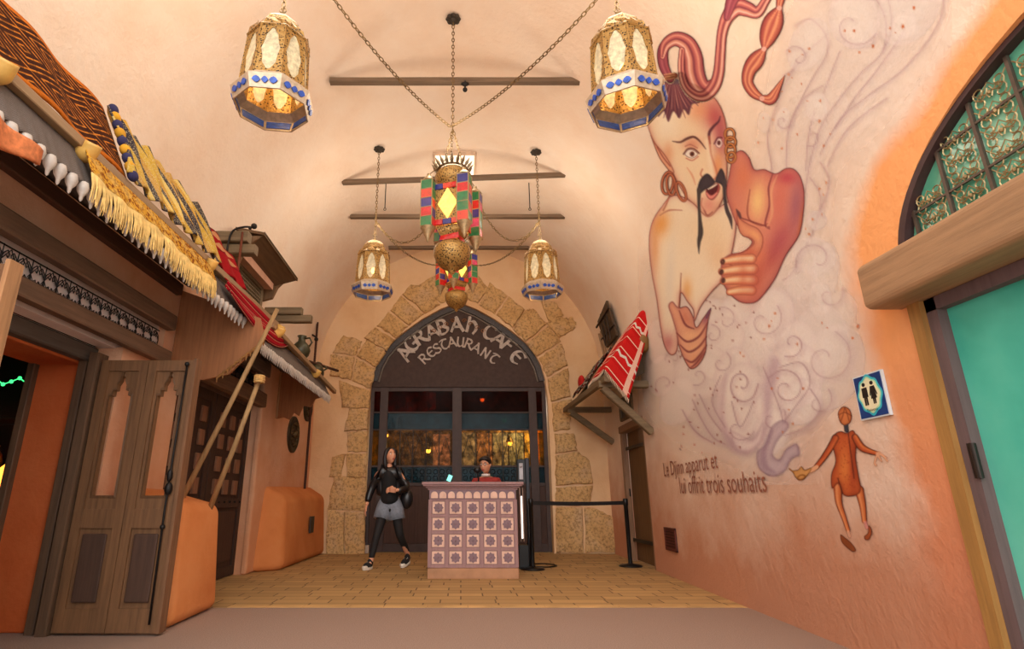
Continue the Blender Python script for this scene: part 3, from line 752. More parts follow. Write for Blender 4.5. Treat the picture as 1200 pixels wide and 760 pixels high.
for k in range(26): b.sphere((-3.75-.07*k, 5.1, 1.98+.03*math.sin(k*1.9)), .018, 6, 4)
b.tube([(-3.75-.07*k, 5.1, 1.98+.03*math.sin(k*1.9)) for k in range(26)], .005, 4); o = b.build('light_string', emis((60,230,120), 1.6)); tag(o, 'string of small green lights inside the left shop', 'light string')
# ================================================================== RIGHT SIDE
# ---- near doorway
t = thing('teal_door', 'large teal door at the right border under the timber header', 'door', (XR(1.6)+.1, 1.6, 0))
def teal():
    q = NT('teal_paint'); v = q.obj(); n = q.noise(v, 1.3, 5); n2 = q.noise(v, 8, 3)
    c = q.ramp(n, [(.3, s2l((52,168,146))), (.5, s2l((84,196,172))), (.7, s2l((112,212,186)))])
    q.bsdf(c, .35, 0, q.bump(n2, .05, .01)); return q.m
b = MB(); b.box((2.62,.2,.01),(2.68,2.93,2.0)); b.build('door_leaf', teal(), t)
wf = wood((112,92,92), 2, .2)
b = MB(); b.box((2.565,2.9,0),(2.64,2.97,2.0)); b.box((2.565,.2,1.93),(2.64,2.97,2.0)); b.build('inner_frame', wf, t)
b = MB(); b.box((2.575,.2,1.99),(2.70,2.98,2.27)); b.build('lintel_board', wf, t)
b = MB(); b.box((2.535,2.972,0),(2.64,3.055,2.02)); b.build('outer_frame', wood((176,128,66), 2, .25), t)
b = MB(); b.box((2.55,2.885,1.05),(2.575,2.915,1.22)); b.tube([(2.552,2.885,1.05),(2.552,2.885,1.22)], .012, 8); b.build('hinge', M((58,48,44), .5, .6), t)
b = MB(); b.beam((2.47,.5,2.135), (2.47,3.13,2.135), .24, .27, jit=.012); o = b.build('timber_header', w_header, bevel=.025); tag(o, 'thick pale timber beam over the teal door on the right', 'beam')
# fanlight
t = thing('arched_fanlight', 'arched green glass fanlight with scrolled ironwork above the timber beam', 'fanlight', (2.6, 1.6, 2.25))
fp = fan(40, -.005); 
b = MB(); b.prism([(2.60, y, z) for y, z in fp], (.02,0,0)); 
def green_glass():
    q = NT('green_glass'); v = q.obj(); n = q.noise(v, 2.2, 4); x,y,z = q.xyz(v)
    c = q.ramp(n, [(.3, s2l((70,154,126))), (.55, s2l((122,200,166))), (.75, s2l((164,222,190)))])
    q.bsdf(c, .15, 0, q.bump(q.noise(v, 14, 2), .15, .01)); return q.m
b.build('glass', green_glass(), t)
b = MB(); n = len(fp)
for i in range(n-1):
    a, c = fp[i], fp[i+1]; f = lambda p, k: (1.6+(p[0]-1.6)*(1-k), 2.25+(p[1]-2.25)*(1-k))
    a2, c2 = f(a,.035), f(c,.035)
    x0, x1 = 2.545, 2.60
    b.add([(x0,a[0],a[1]),(x0,c[0],c[1]),(x0,c2[0],c2[1]),(x0,a2[0],a2[1]),(x1,a[0],a[1]),(x1,c[0],c[1]),(x1,c2[0],c2[1]),(x1,a2[0],a2[1])],
          [(0,1,2,3),(4,7,6,5),(0,4,5,1),(3,2,6,7)])
b.build('arch_frame', M((72,50,50), .6, .2), t)
b = MB(); X = 2.58
def top(y): 
    k = 1-((y-1.6)/1.39)**2; return 2.25+.79*math.sqrt(max(0, k))
ys = [.55+.235*k for k in range(11)]
for y in ys:
    if top(y) > 2.3: b.box((X-.008, y-.009, 2.22), (X+.008, y+.009, top(y)-.01))
for z in (2.5, 2.75):
    w_ = 1.39*math.sqrt(max(0, 1-((z-2.25)/.79)**2)); b.box((X-.006, 1.6-w_, z-.006), (X+.006, 1.6+w_, z+.006))
b.build('iron_bar', M((98,84,74), .45, .5), t)
b = MB()
for i in range(-1, 11):
    y0 = .55+.235*i
    for j in range(7):
        zc = 2.31+j*.108; yc = y0+.1175
        if zc+.03 > top(yc)-.02 or abs(yc-1.6) > 1.38: continue
        for sy in (-1, 1):
            for sz in (-1, 1):
                c0 = Vector((X, yc+sy*.052, zc+sz*.028))
                iron_scroll(b, c0, (0,1,0), (0,0,1), .046, 1.3, .0042, flip=sy*sz, start=(0 if sy < 0 else PI))
        b.sphere((X, yc, zc), .012, 6, 4)
        b.tube([(X,yc-.1,zc+.06),(X,yc-.05,zc),(X,yc,zc+.055),(X,yc+.05,zc),(X,yc+.1,zc+.06)], .004, 4)
b.build('scrollwork', M((166,146,104), .4, .6, var=.3), t)
# ---- toilet sign
pts = [P(1000,443,x=2.55), P(1035,435,x=2.545), P(1046,487,x=2.545), P(1012,493,x=2.55)]
ya, yb_, z0, z1 = 3.64, 3.37, 1.43, 1.705
xs = XR(3.5)-.012
t = thing('toilet_sign', 'blue toilet sign with a man and a woman pictogram on the right wall', 'sign', (xs, 3.5, 1.43))
def Q(a, c, o=0): # a 0..1 left->right, c 0..1 bottom->top
    y = ya+(yb_-ya)*a; return Vector((XR(y)-.02-o, y, z0+(z1-z0)*c))
def rect(b, a0, c0, a1, c1, o, th, mi=0): b.prism([Q(a0,c0,o),Q(a1,c0,o),Q(a1,c1,o),Q(a0,c1,o)], (th,0,0), mi)
b = MB(); rect(b,0,0,1,1,0,.018); b.build('sign_frame', M((214,226,232), .4, var=.05, bump=0), t)
b = MB(); rect(b,.035,.03,.965,.97,.002,.004); b.build('blue_field', M((18,62,130), .35, var=.25, bump=0), t)
def flower(k):
    pp = []
    for i in range(48):
        a = 2*PI*i/48; r = 1+.09*math.cos(4*a)*1+.05*math.cos(8*a)
        ca, sa = math.cos(a), math.sin(a); e = (abs(ca)**3.2+abs(sa)**3.2)**(-1/3.2)
        pp.append((.5+.40*k*ca*e*r*.96, .52+.43*k*sa*e*r*.96))
    return pp
for k, col, o_, nm in ((1.0,(58,190,208),.003,'teal_border'),(.88,(190,236,190),.004,'green_border'),(.8,(246,240,200),.005,'cream_field')):
    b = MB(); b.prism([Q(a,c,o_) for a, c in flower(k)], (.002,0,0)); b.build(nm, M(col, .4, var=.06, bump=0), t)
m_ink = M((20,16,16), .5, bump=0, var=.02)
def ell(b, ca, cc, ra, rc, o): b.prism([Q(ca+ra*math.cos(2*PI*k/16), cc+rc*math.sin(2*PI*k/16), o) for k in range(16)], (.002,0,0))
b = MB(); ell(b,.36,.77,.055,.045,.0065); b.prism([Q(a,c,.0065) for a, c in [(.27,.70),(.45,.70),(.46,.48),(.43,.48),(.42,.64),(.42,.3),(.37,.3),(.365,.47),(.355,.47),(.35,.3),(.30,.3),(.30,.64),(.29,.48),(.26,.48)]], (.002,0,0)); b.build('man_pictogram', m_ink, t)
b = MB(); ell(b,.64,.77,.055,.045,.0065); b.prism([Q(a,c,.0065) for a, c in [(.57,.70),(.71,.70),(.77,.5),(.74,.49),(.69,.62),(.74,.42),(.69,.42),(.685,.3),(.65,.3),(.645,.42),(.635,.42),(.63,.3),(.595,.3),(.59,.42),(.54,.42),(.59,.62),(.54,.49),(.51,.5)]], (.002,0,0)); b.build('woman_pictogram', m_ink, t)
def text_mesh(s_, size, fn, ext=0.0, shear=0.0, bold=0):
    """built-in lettering as mesh verts mapped by fn(x,y)->point"""
    cu = bpy.data.curves.new('tmp', 'FONT'); cu.body = s_; cu.size = size; cu.resolution_u = 3; cu.shear = shear; cu.offset = bold
    ob = bpy.data.objects.new('tmp', cu); COL.objects.link(ob); dg = bpy.context.evaluated_depsgraph_get(); dg.update()
    me = bpy.data.meshes.new_from_object(ob.evaluated_get(dg)); V = [v.co.copy() for v in me.vertices]; Fc = [list(p.vertices) for p in me.polygons]
    bpy.data.objects.remove(ob); bpy.data.curves.remove(cu); bpy.data.meshes.remove(me)
    w_ = max(v.x for v in V) if V else 0
    return V, Fc, w_
V, Fc, wt = text_mesh('Toilettes', 1, None)
b = MB(); b.add([Q(.31+.38*v.x/wt, .155+v.y*.085, .0068) for v in V], Fc); b.build('caption', m_ink, t)
# ---- vent
t = thing('vent_grille', 'dark red vent grille low on the right wall', 'vent', (XR(7.8)-.01, 7.8, .32))
def W(y, z, o): return Vector((XR(y)-o, y, z))
b = MB(); b.prism([W(7.58,.32,.0),W(8.02,.32,.0),W(8.02,.6,.0),W(7.58,.6,.0)], (-.012,0,0)); b.build('back_plate', M((62,26,20), .7), t)
b = MB()
for k in range(7): b.prism([W(7.6,.345+k*.035,.012),W(8.0,.345+k*.035,.012),W(8.0,.365+k*.035,.02),W(7.6,.365+k*.035,.02)], (-.006,0,.002))
b.build('slat', M((104,46,34), .6), t)
b = MB()
for q in [(7.58,.32,8.02,.345),(7.58,.58,8.02,.6),(7.58,.32,7.61,.6),(7.99,.32,8.02,.6)]: b.prism([W(q[0],q[1],.012),W(q[2],q[1],.012),W(q[2],q[3],.012),W(q[0],q[3],.012)], (-.012,0,0))
b.build('frame', M((92,38,28), .6), t)
# ---- far door, right
t = thing('plank_door', 'tall brown plank door in the right wall behind the belt barrier', 'door', (2.9, 9.3, 0))
b = MB()
for k in range(7):
    y = 8.66+k*.187; b.box((XR(y)+.10, y, .01), (XR(y)+.15, y+.18, 2.05))
b.build('door_leaf', wood((112,78,42), 2, .4), t, bevel=.006)
b = MB()
for z in (.3, 1.75): b.box((2.82, 8.7, z), (2.84, 9.9, z+.05))
b.build('strap_hinge', iron, t)
b = MB(); b.beam((XR(8.6)+.05,8.64,0),(XR(8.6)+.05,8.64,2.12),.1,.09); b.beam((XR(10)+.03,9.98,0),(XR(10)+.03,9.98,2.12),.1,.09); b.beam((XR(8.6)+.03,8.6,2.1),(XR(10)+.03,10.0,2.1),.14,.12)
b.build('frame', wood((150,112,84), 2), t)
b = MB(); b.tube([(2.78,9.72,1.0),(2.78,9.72,1.12)], .012, 6); b.build('handle', iron, t)
t = thing('transom_window', 'small dark window over the plank door', 'window', (2.8, 9.4, 2.3))
b = MB(); b.box((XR(9.4)-.015,9.1,2.26),(XR(9.4)+.02,9.75,2.56)); b.build('dark_pane', M((30,34,34), .3), t)
b = MB()
for a, c in (((9.07,2.24),(9.07,2.58)),((9.77,2.24),(9.77,2.58)),((9.07,2.24),(9.77,2.24)),((9.07,2.58),(9.77,2.58)),((9.42,2.24),(9.42,2.58))): b.beam((XR(9.4)-.02,a[0],a[1]),(XR(9.4)-.02,c[0],c[1]),.04,.04)
b.build('frame', w_oldy, t)
# ---- awning on the right
t = thing('timber_awning', 'weathered timber awning with brackets over the plank door on the right', 'awning', (2.4, 9.4, 2.6))
def rp(a, q, o=0): # roof plane: a along Y, q 0 eave .. 1 wall
    return Vector((2.06+(XR(8+2.9*a)-.03-2.06)*q, 8.0+2.9*a, 2.62+.88*q+o))
b = MB()
for k in range(7):
    q0, q1 = k/7, (k+.93)/7
    b.prism([rp(0,q0),rp(1,q0),rp(1,q1),rp(0,q1)], (.0,0,-.03))
b.build('roof_plank', w_oldy, t)
b = MB()
for y in (8.15, 10.6):
    xw = XR(y)-.01
    b = MB(); b.beam((2.0,y,2.55),(xw,y,2.55),.1,.1,jit=.04); b.build('bracket_arm', w_old, t)
    b = MB(); b.beam((2.06,y,2.5),(xw,y,1.86 if y < 9 else 1.95),.1,.1,jit=.04); b.build('bracket_strut', w_old, t)
b = MB(); b.beam((2.07,7.9,2.59),(2.03,11.05,2.61),.08,.09,jit=.05); b.beam((2.62,7.9,3.42),(2.66,11.05,3.44),.07,.07); b.beam((2.05,8.1,2.6),(2.7,8.1,3.45),.07,.07)
b.build('purlin', w_oldy, t)
b = MB(); b.prism([(2.1,8.12,2.6),(2.68,8.12,3.38),(2.68,8.12,2.72),(2.5,8.12,2.62)], (0,.03,0)); b.build('gable_board', wood((92,76,56), 2), t)
def kf(s, q):
    # s across (0 left/far .. 1 right/near), q down from wall to eave
    # left part lies on the roof, the rest falls over the near gable edge
    qq = 1.06-1.02*q; k = .45
    if s < k: p = rp(.36*(1-s/k)-.02-.02*q, qq)+Vector((-.05,0,.055+.012*math.sin(s*20+q*5)))
    else:
        f = (s-k)/(1-k); d = f*(.16+.26*q); p = rp(-.02-.02*q, qq)+Vector((-.05+.30*f*(.35+.65*q),-.05+.02*math.sin(q*9),.05-d))
    return p
kl = drape('red_kilim', kf, uvmat('red_kilim', c_kilim), 'bright red striped kilim draped over the right timber awning', 30, 60, .015, cat='carpet')
b = MB()
for k in range(40):
    p = kf(k/39, 1); b.tube([p, p+Vector((-.015,0,-.06))], [.006,.002], 4)
o = b.build('fringe', M((232,206,180), .9), kl); o['kind'] = 'stuff'
def c_dark(t, x, y, v):
    n = t.math('GREATER_THAN', t.noise(v, 16, 3), .5); c = t.mix(n, s2l((58,34,30)), s2l((168,160,146))); return t.mix(t.math('GREATER_THAN', t.noise(v, 9, 2), .58), c, s2l((130,36,30)))
drape('dark_rug', lambda s, q: rp(.52+.40*s, .9-.75*q)+Vector((-.05,0,.06+.03*math.sin(s*14+q*3))), uvmat('dark_rug', c_dark), 'dark patterned rug bunched behind the red kilim', 30, 20, .02, cat='rug')
b = MB(); b.sphere(rp(.86,.38)+Vector((-.07,0,.1)), (.06,.16,.13), 12, 8); o = b.build('red_bundle', M((196,30,24), .9, var=.3), smooth=True); tag(o, 'small red cloth bundle at the far end of the right awning', 'bundle')
# shutter above it
t = thing('shutter_window', 'dark wooden shutter standing out above the red kilim on the right wall', 'window', (2.72, 9.6, 3.6))
def vr(z, Y): # inner surface of vault at height z on the right
    xr = XR(Y); a = (xr-XL)/2; return (xr+XL)/2+a*math.sqrt(max(0, 1-((z-ZS)/VH)**2))
b = MB(); b.prism([(vr(3.62,9.35)-.06,9.3,3.62),(vr(3.62,10.1)-.06,10.1,3.62),(vr(4.2,10.1)-.06,10.1,4.12),(vr(4.2,9.35)-.06,9.3,4.25)], (-.04,0,0)); b.build('shutter_panel', wood((84,64,42), 2), t)
b = MB()
for y in (9.5,9.7,9.9): b.beam((vr(3.9,y)-.11,y,3.6),(vr(4.1,y)-.11,y,4.2),.02,.02)
b.beam((vr(3.8,9.3)-.12,9.2,3.8),(vr(3.8,10.1)-.12,10.2,3.8),.03,.03); b.beam((vr(4.1,9.3)-.12,9.2,4.1),(vr(4.1,10.1)-.12,10.25,4.05),.03,.03); b.build('batten', wood((62,44,30), 1), t)
for k, y in enumerate((10.15, 10.32)):
    b = MB(); b.tube([(vr(3.4,y)-.08,y,3.3),(vr(3.9,y)-.12,y,3.95)], .022, 6); o = b.build('pale_stick', wood((176,140,104), 2)); tag(o, ('left' if k else 'right')+' one of the two pale sticks leaning beside the right shutter', 'stick')
b = MB(); b.lathe([(0,0),(.08,0),(.12,.05),(.14,.16),(.1,.27),(.06,.3),(.07,.34),(0,.34)], (2.62,8.0,3.0), 16); o = b.build('clay_pot', M((140,104,56), .6), smooth=True); tag(o, 'brown clay pot under the near top corner of the red kilim', 'pot')
# ================================================================== CAMERA & LIGHT
cam = bpy.data.cameras.new('camera'); co = bpy.data.objects.new('camera', cam); COL.objects.link(co)
co.location = (0, 0, EYE); co.rotation_euler = (PI/2+TH, 0, 0); cam.sensor_width = 36; cam.lens = F*36/1200; cam.shift_x = .05; cam.shift_y = 0
cam.clip_end = 100; scn.camera = co
w = bpy.data.worlds.new('sky'); scn.world = w; w.use_nodes = True
bg = w.node_tree.nodes['Background']; bg.inputs[0].default_value = (1, .98, .97, 1); bg.inputs[1].default_value = 2.0
def point(name, loc, e, col=(1,.72,.42), r=.06):
    l = bpy.data.lights.new(name, 'POINT'); l.energy = e; l.color = col; l.shadow_soft_size = r
    o = bpy.data.objects.new(name, l); COL.objects.link(o); o.location = loc; return o
sun = bpy.data.lights.new('sun', 'SUN'); sun.energy = 1.0; sun.angle = math.radians(50); sun.color = (1, .93, .84)
so = bpy.data.objects.new('sun', sun); COL.objects.link(so); so.rotation_euler = Vector((-.1, -1, .6)).to_track_quat('Z', 'Y').to_euler()
scn.view_settings.view_transform = 'Standard'; scn.view_settings.look = 'None'; scn.view_settings.exposure = .45; scn.view_settings.gamma = 1
scn.view_settings.use_curve_mapping = False
# ================================================================== ENTRANCE
YG = 11.36
def glass(name, tint, ripple=.3, dens=.75):
    q = NT(name); v = q.obj(); n = q.noise(v, 9, 3); c = q.ramp(n, [(.3, s2l(tuple(int(k*.6) for k in tint))), (.7, s2l(tint))])
    tr = q.n('ShaderNodeBsdfTransparent'); q.set(tr.inputs[0], c)
    b = q.N.new('ShaderNodeBsdfPrincipled'); q.set(b.inputs['Base Color'], c); b.inputs['Roughness'].default_value = .15; q.set(b.inputs['Normal'], q.bump(n, ripple, .01))
    mx = q.N.new('ShaderNodeMixShader'); mx.inputs[0].default_value = 1-dens; q.L.new(tr.outputs[0], mx.inputs[1]); q.L.new(b.outputs[0], mx.inputs[2]); q.L.new(mx.outputs[0], q.out.inputs[0]); return q.m
g_clear = glass('clear_glass', (150,96,78), .05, .97); g_yel = glass('yellow_glass', (236,178,40), .3, .85); g_teal = glass('teal_glass', (34,104,128), .3, .78); g_amb = glass('amber_clear_glass', (252,232,186), .12, .95)
m_frame = M((70,56,54), .55, .2, var=.15, sc=9)
def inarch(x, z):
    # half width of arch at height z
    A = ARC
    for (x0,z0),(x1,z1) in zip(A[:-1], A[1:]):
        if z0 <= z <= z1: return x0+(x1-x0)*(z-z0)/(z1-z0 or 1)
    return 0
t = thing('sign_board', 'dark arched board lettered AGRABAH CAFE RESTAURANT over the entrance doors', 'sign', (XA, YG, 3.12))
tp = [(x, z) for x, z in arch_loop(-.01) if z > 3.1]
tp = [(XA+1.755, 3.12)]+tp+[(XA-1.755, 3.12)]
b = MB(); b.prism([(x, YG-.02, z) for x, z in tp], (0,.05,0)); b.build('board', M((72,56,52), .75, var=.2, sc=14, bump=.3), t)
def rim(off0, off1, y, th, mat, nm, par):
    A = [(x*(1-off0/1.77) if x else 0, z-off0*(1 if z > 3.9 else .55)) for x, z in ARC if z > 3.2]; A = [(XA+x, z) for x, z in A]+[(XA-(x), z) for x, z in A[-2::-1]]
    A = []
    B_ = []
    base = [(x, z) for x, z in ARC if z > 3.1]
    full = base+[(-x, z) for x, z in base[-2::-1]]
    c = (0, 3.0)
    for x, z in full:
        d = math.hypot(x-c[0], z-c[1]); ux, uz = (x-c[0])/d, (z-c[1])/d
        A.append((XA+x-ux*off0, z-uz*off0)); B_.append((XA+x-ux*off1, z-uz*off1))
    b = MB(); n = len(A)
    for i in range(n-1):
        b.prism([(A[i][0],y,A[i][1]),(A[i+1][0],y,A[i+1][1]),(B_[i+1][0],y,B_[i+1][1]),(B_[i][0],y,B_[i][1])], (0,-th,0))
    return b.build(nm, mat, par)
rim(0, .11, YG-.02, .05, M((82,80,82), .6, .2, var=.35, sc=40, bump=.6), 'grey_rim', t)
rim(.125, .15, YG-.02, .03, M((120,110,100), .6, .2, var=.4, sc=60), 'inner_bead', t)
GL = {
'A': [[(0,0),(.42,1)],[(.30,1),(.42,1),(.66,.45),(.92,.02)],[(.14,.34),(.66,.36)]],
'G': [[(.78,.85),(.55,1),(.25,.92),(.05,.55),(.15,.15),(.45,0),(.75,.12),(.78,.42)],[(.5,.42),(.88,.42)]],
'R': [[(.1,0),(.12,1)],[(.0,1),(.45,1),(.68,.8),(.55,.55),(.15,.5)],[(.4,.52),(.62,.2),(.9,0)]],
'B': [[(.1,0),(.12,1)],[(.0,1),(.45,1),(.64,.8),(.5,.56),(.14,.52)],[(.45,.54),(.76,.3),(.5,.02),(.03,0)]],
'H': [[(.05,1.08),(.14,1.0),(.14,0)],[(.14,.5),(.4,.85),(.7,.66),(.78,.3),(.62,-.04)]],
'C': [[(.84,.85),(.5,1),(.2,.85),(.06,.5),(.2,.12),(.5,0),(.84,.15)]],
'F': [[(.12,0),(.18,.95)],[(.02,.93),(.3,1.04),(.78,.94)],[(.15,.52),(.6,.58)]],
'E': [[(.84,.88),(.5,1),(.2,.85),(.06,.5),(.2,.12),(.5,0),(.84,.15)],[(.08,.5),(.66,.56)]],
'S': [[(.72,.88),(.4,1),(.12,.8),(.3,.55),(.62,.42),(.68,.15),(.35,0),(.03,.12)]],
'T': [[(.0,.92),(.35,1.02),(.88,.96)],[(.45,.95),(.16,.6),(.2,.15),(.5,0),(.8,.14)]],
'U': [[(.08,1),(.1,.3),(.35,0),(.68,.22)],[(.70,1),(.70,.1),(.82,0)]],
'N': [[(.1,0),(.12,1)],[(.12,1),(.74,0)],[(.74,0),(.76,1)]]}
m_let = M((196,186,178), .7, var=.22, sc=30)
def letters(word, cent, h, y, par, nib=.075):
    n = len(word); pts = [P(u, v, y=y) for u, v in cent]
    for i, ch in enumerate(word):
        a = pts[max(0,i-1)]; c = pts[min(n-1,i+1)]; ang = math.atan2(c.z-a.z, c.x-a.x)
        ca, sa = math.cos(ang), math.sin(ang); o = pts[i]
        def mp(x, z): x = (x-.43)*.92*h; z = (z-.5)*h; return Vector((o.x+x*ca-z*sa, y, o.z+x*sa+z*ca))
        b = MB()
        for st in GL[ch]:
            s_ = [tuple(p) for p in sm(st, 5)] if len(st) > 2 else [st[0], ((st[0][0]+st[1][0])/2, (st[0][1]+st[1][1])/2), st[1]]
            for k in range(len(s_)-1):
                (x0,z0),(x1,z1) = s_[k], s_[k+1]; L = math.hypot(x1-x0, z1-z0) or 1; nx, nz = -(z1-z0)/L, (x1-x0)/L
                def wd(nx, nz): return .045+nib*abs(nx*math.cos(.5)+nz*math.sin(.5))
                w = wd(nx, nz); e = .25*w; dx, dz = (x1-x0)/L*e, (z1-z0)/L*e
                b.prism([mp(x0-dx+nx*w,z0-dz+nz*w),mp(x1+dx+nx*w,z1+dz+nz*w),mp(x1+dx-nx*w,z1+dz-nz*w),mp(x0-dx-nx*w,z0-dz-nz*w)], (0,-.016-.0004*k,0))
        b.build('letter', m_let, par)
letters('AGRABAHCAFE', [(475,414),(482,403),(492,395),(506,388.5),(519,383),(535.4,380.5),(553,382),(574,389),(585.5,397),(596.5,405),(607,418)], .30, YG-.02, t)
letters('RESTAURANT', [(497,420),(505,412.5),(512.5,408),(520.5,403.5),(529.5,401),(540,400.5),(549.5,403),(558.5,407.5),(569,413.5),(579,420)], .20, YG-.02, t, .055)
# ornamental scrolls at the apex of the board
b = MB()
for sx in (-1, 1):
    for k in range(4):
        iron_scroll(b, (XA+sx*(.12+.13*k), YG-.04, 4.52-.075*k), (sx,0,0), (0,0,1), .05, 1.2, .009, flip=1)
b.build('scroll_ornament', M((150,104,70), .6, .3), t)
def door_frame():
    t = thing('entrance_doors', 'dark glazed entrance doors with teal and yellow glass under the arch', 'door', (XA, YG, 0))
    def bar(nm, x0, x1, z0, z1, y=YG, th=.07, par=t, mat=m_frame):
        b = MB(); b.box((x0,y,z0),(x1,y+th,z1)); return b.build(nm, mat, par, bevel=.006)
    for x0, x1 in ((-1.81,-1.74),(-1.62,-1.46),(-.17,.02),(1.36,1.52),(1.63,1.71)): bar('stile', x0, x1, 0.01, 3.12)
    for z0, z1 in ((0.01,.16),(1.2,1.26),(1.55,1.585),(2.26,2.285),(2.6,2.63),(3.04,3.12)): bar('rail', -1.8, 1.7, z0, z1, YG+.012, .05)
    for x0, x1 in ((-1.74,-1.62),(-1.46,-.17),(.02,1.36),(1.52,1.63)):
        big = x1-x0 > .5
        bar('kick_panel', x0, x1, .16, 1.2, YG+.03, .03, mat=wood((74,50,42), 2))
        for nm, z0, z1, m in (('tile_glass',1.26,1.55,g_teal),('lattice_glass',1.585,2.26,g_yel if not big else g_amb),('band_glass',2.285,2.6,g_teal),('top_glass',2.63,3.04,g_clear)):
            b = MB(); b.box((x0,YG+.035,z0),(x1,YG+.041,z1)); g = b.build(nm, m, t)
            if nm == 'lattice_glass' and big:
                b = MB(); n = 5; w = (x1-x0)/n
                for k in range(1, n): b.box((x0+k*w-.008,YG+.025,z0),(x0+k*w+.008,YG+.05,z1))
                for k in range(n):
                    xa = x0+k*w; xm = xa+w/2
                    pts = [(xa+.02,z0),(xa+.02,z0+.2),(xa+.06,z0+.3),(xm-.04,z0+.42),(xm,z1-.14),(xm+.04,z0+.42),(xa+w-.06,z0+.3),(xa+w-.02,z0+.2),(xa+w-.02,z0)]
                    b.tube([(x,YG+.03,z) for x, z in pts], .006, 4)
                    b.tube([(x,YG+.03,z) for x, z in [(xa,z1),(xm,z1-.14),(xa+w,z1)]], .005, 4)
                b.build('leaded_lattice', iron, g)
            if nm == 'tile_glass' and big:
                b = MB(); n = 5; w = (x1-x0)/n
                for k in range(1, n): b.box((x0+k*w-.01,YG+.02,z0),(x0+k*w+.01,YG+.05,z1))
                for k in range(n):
                    for (dx, dz) in ((.25,.3),(.75,.3),(.25,.72),(.75,.72)):
                        c = (x0+w*(k+dx), YG+.03, z0+(z1-z0)*dz); b.tube([Vector(c)+Vector((math.cos(a)*.045,0,math.sin(a)*.045)) for a in [2*PI*i/8 for i in range(8)]], .006, 4, closed=True)
                b.build('tile_pattern', iron, g)
    bar('door_handle', -.20, -.175, .95, 1.25, YG-.04, .03, mat=brass)
    return t
door_frame()
b = MB(); b.box((-1.84,YB+.02,0),(-1.70,YB+.12,.14)); o = b.build('door_stop', M((176,160,146), .6), bevel=.01); tag(o, 'small pale block at the foot of the left door jamb', 'door stop')
# ---- restaurant interior
t = thing('room_divider', 'bright lattice divider inside the restaurant behind the right door pane', 'divider', (.8, 13.2, 0))
for k in range(5):
    b = MB(); x0 = .02+k*.36; b.box((x0,13.2,0),(x0+.33,13.24,2.42)); b.build('panel', M([(214,200,190),(220,158,110),(202,196,180),(150,150,132),(206,160,60)][k], .8, var=.1), t)
b = MB(); b.box((-.1,13.18,2.42),(1.9,13.26,2.5)); b.build('top_rail', M((176,132,70), .6), t)
b = MB(); b.box((-.62,13.0,.0),(-.24,13.03,2.36)); o = b.build('poster_stand', M((222,160,160), .7, var=.15)); tag(o, 'pink panel inside the restaurant left of the middle door post', 'panel')
b = MB(); b.box((-3.9,16.6,0),(-1.6,16.7,2.2)); o = b.build('bar_cabinet', wood((112,62,28), 2)); tag(o, 'brown cabinet at the back of the restaurant on the left', 'cabinet')
def od(s, q): return Vector((-2.1+1.5*s, 13.4+.1*math.sin(s*20), 3.9-.9*q-.15*math.sin(s*PI)))
drape('orange_drape', od, M((206,84,30), .9, var=.4, sc=6), 'orange drape glowing inside the restaurant behind the upper left pane', 30, 8, cat='cloth')
GL_ = 'small pendant lamps inside the restaurant'
pl = None
for k, (x, y, z, lab) in enumerate(((-.9,13.6,3.0,'upper'),(-.75,13.3,2.02,''),(.55,14.5,3.4,''),(1.1,13.0,2.16,''),(-1.9,14.6,2.5,''),(.95,12.6,2.62,''))):
    r = thing('pendant_lamp', 'small glowing pendant lamp hanging inside the restaurant', 'lamp', (x,y,z), GL_)
    b = MB(); b.sphere((x,y,z), .055, 10, 8); b.build('bulb', emis((255,196,96), 7), r, smooth=True)
    b = MB(); b.lathe([(.02,.16),(.05,.13),(.08,.06),(.085,.02)], (x,y,z), 12); b.build('shade', brass, r, smooth=True)
    b = MB(); b.tube([(x,y,z+.15),(x,y,4.9)], .006, 4); b.build('cord', iron, r)

point('restaurant_light', (-.9, 14.2, 3.6), 34, (1,.66,.4), .3); point('restaurant_light', (1.6, 12.6, 2.9), 80, (1,.92,.78), .2); point('restaurant_light', (-1.2, 12.4, 1.9), 16, (1,.85,.6), .2)
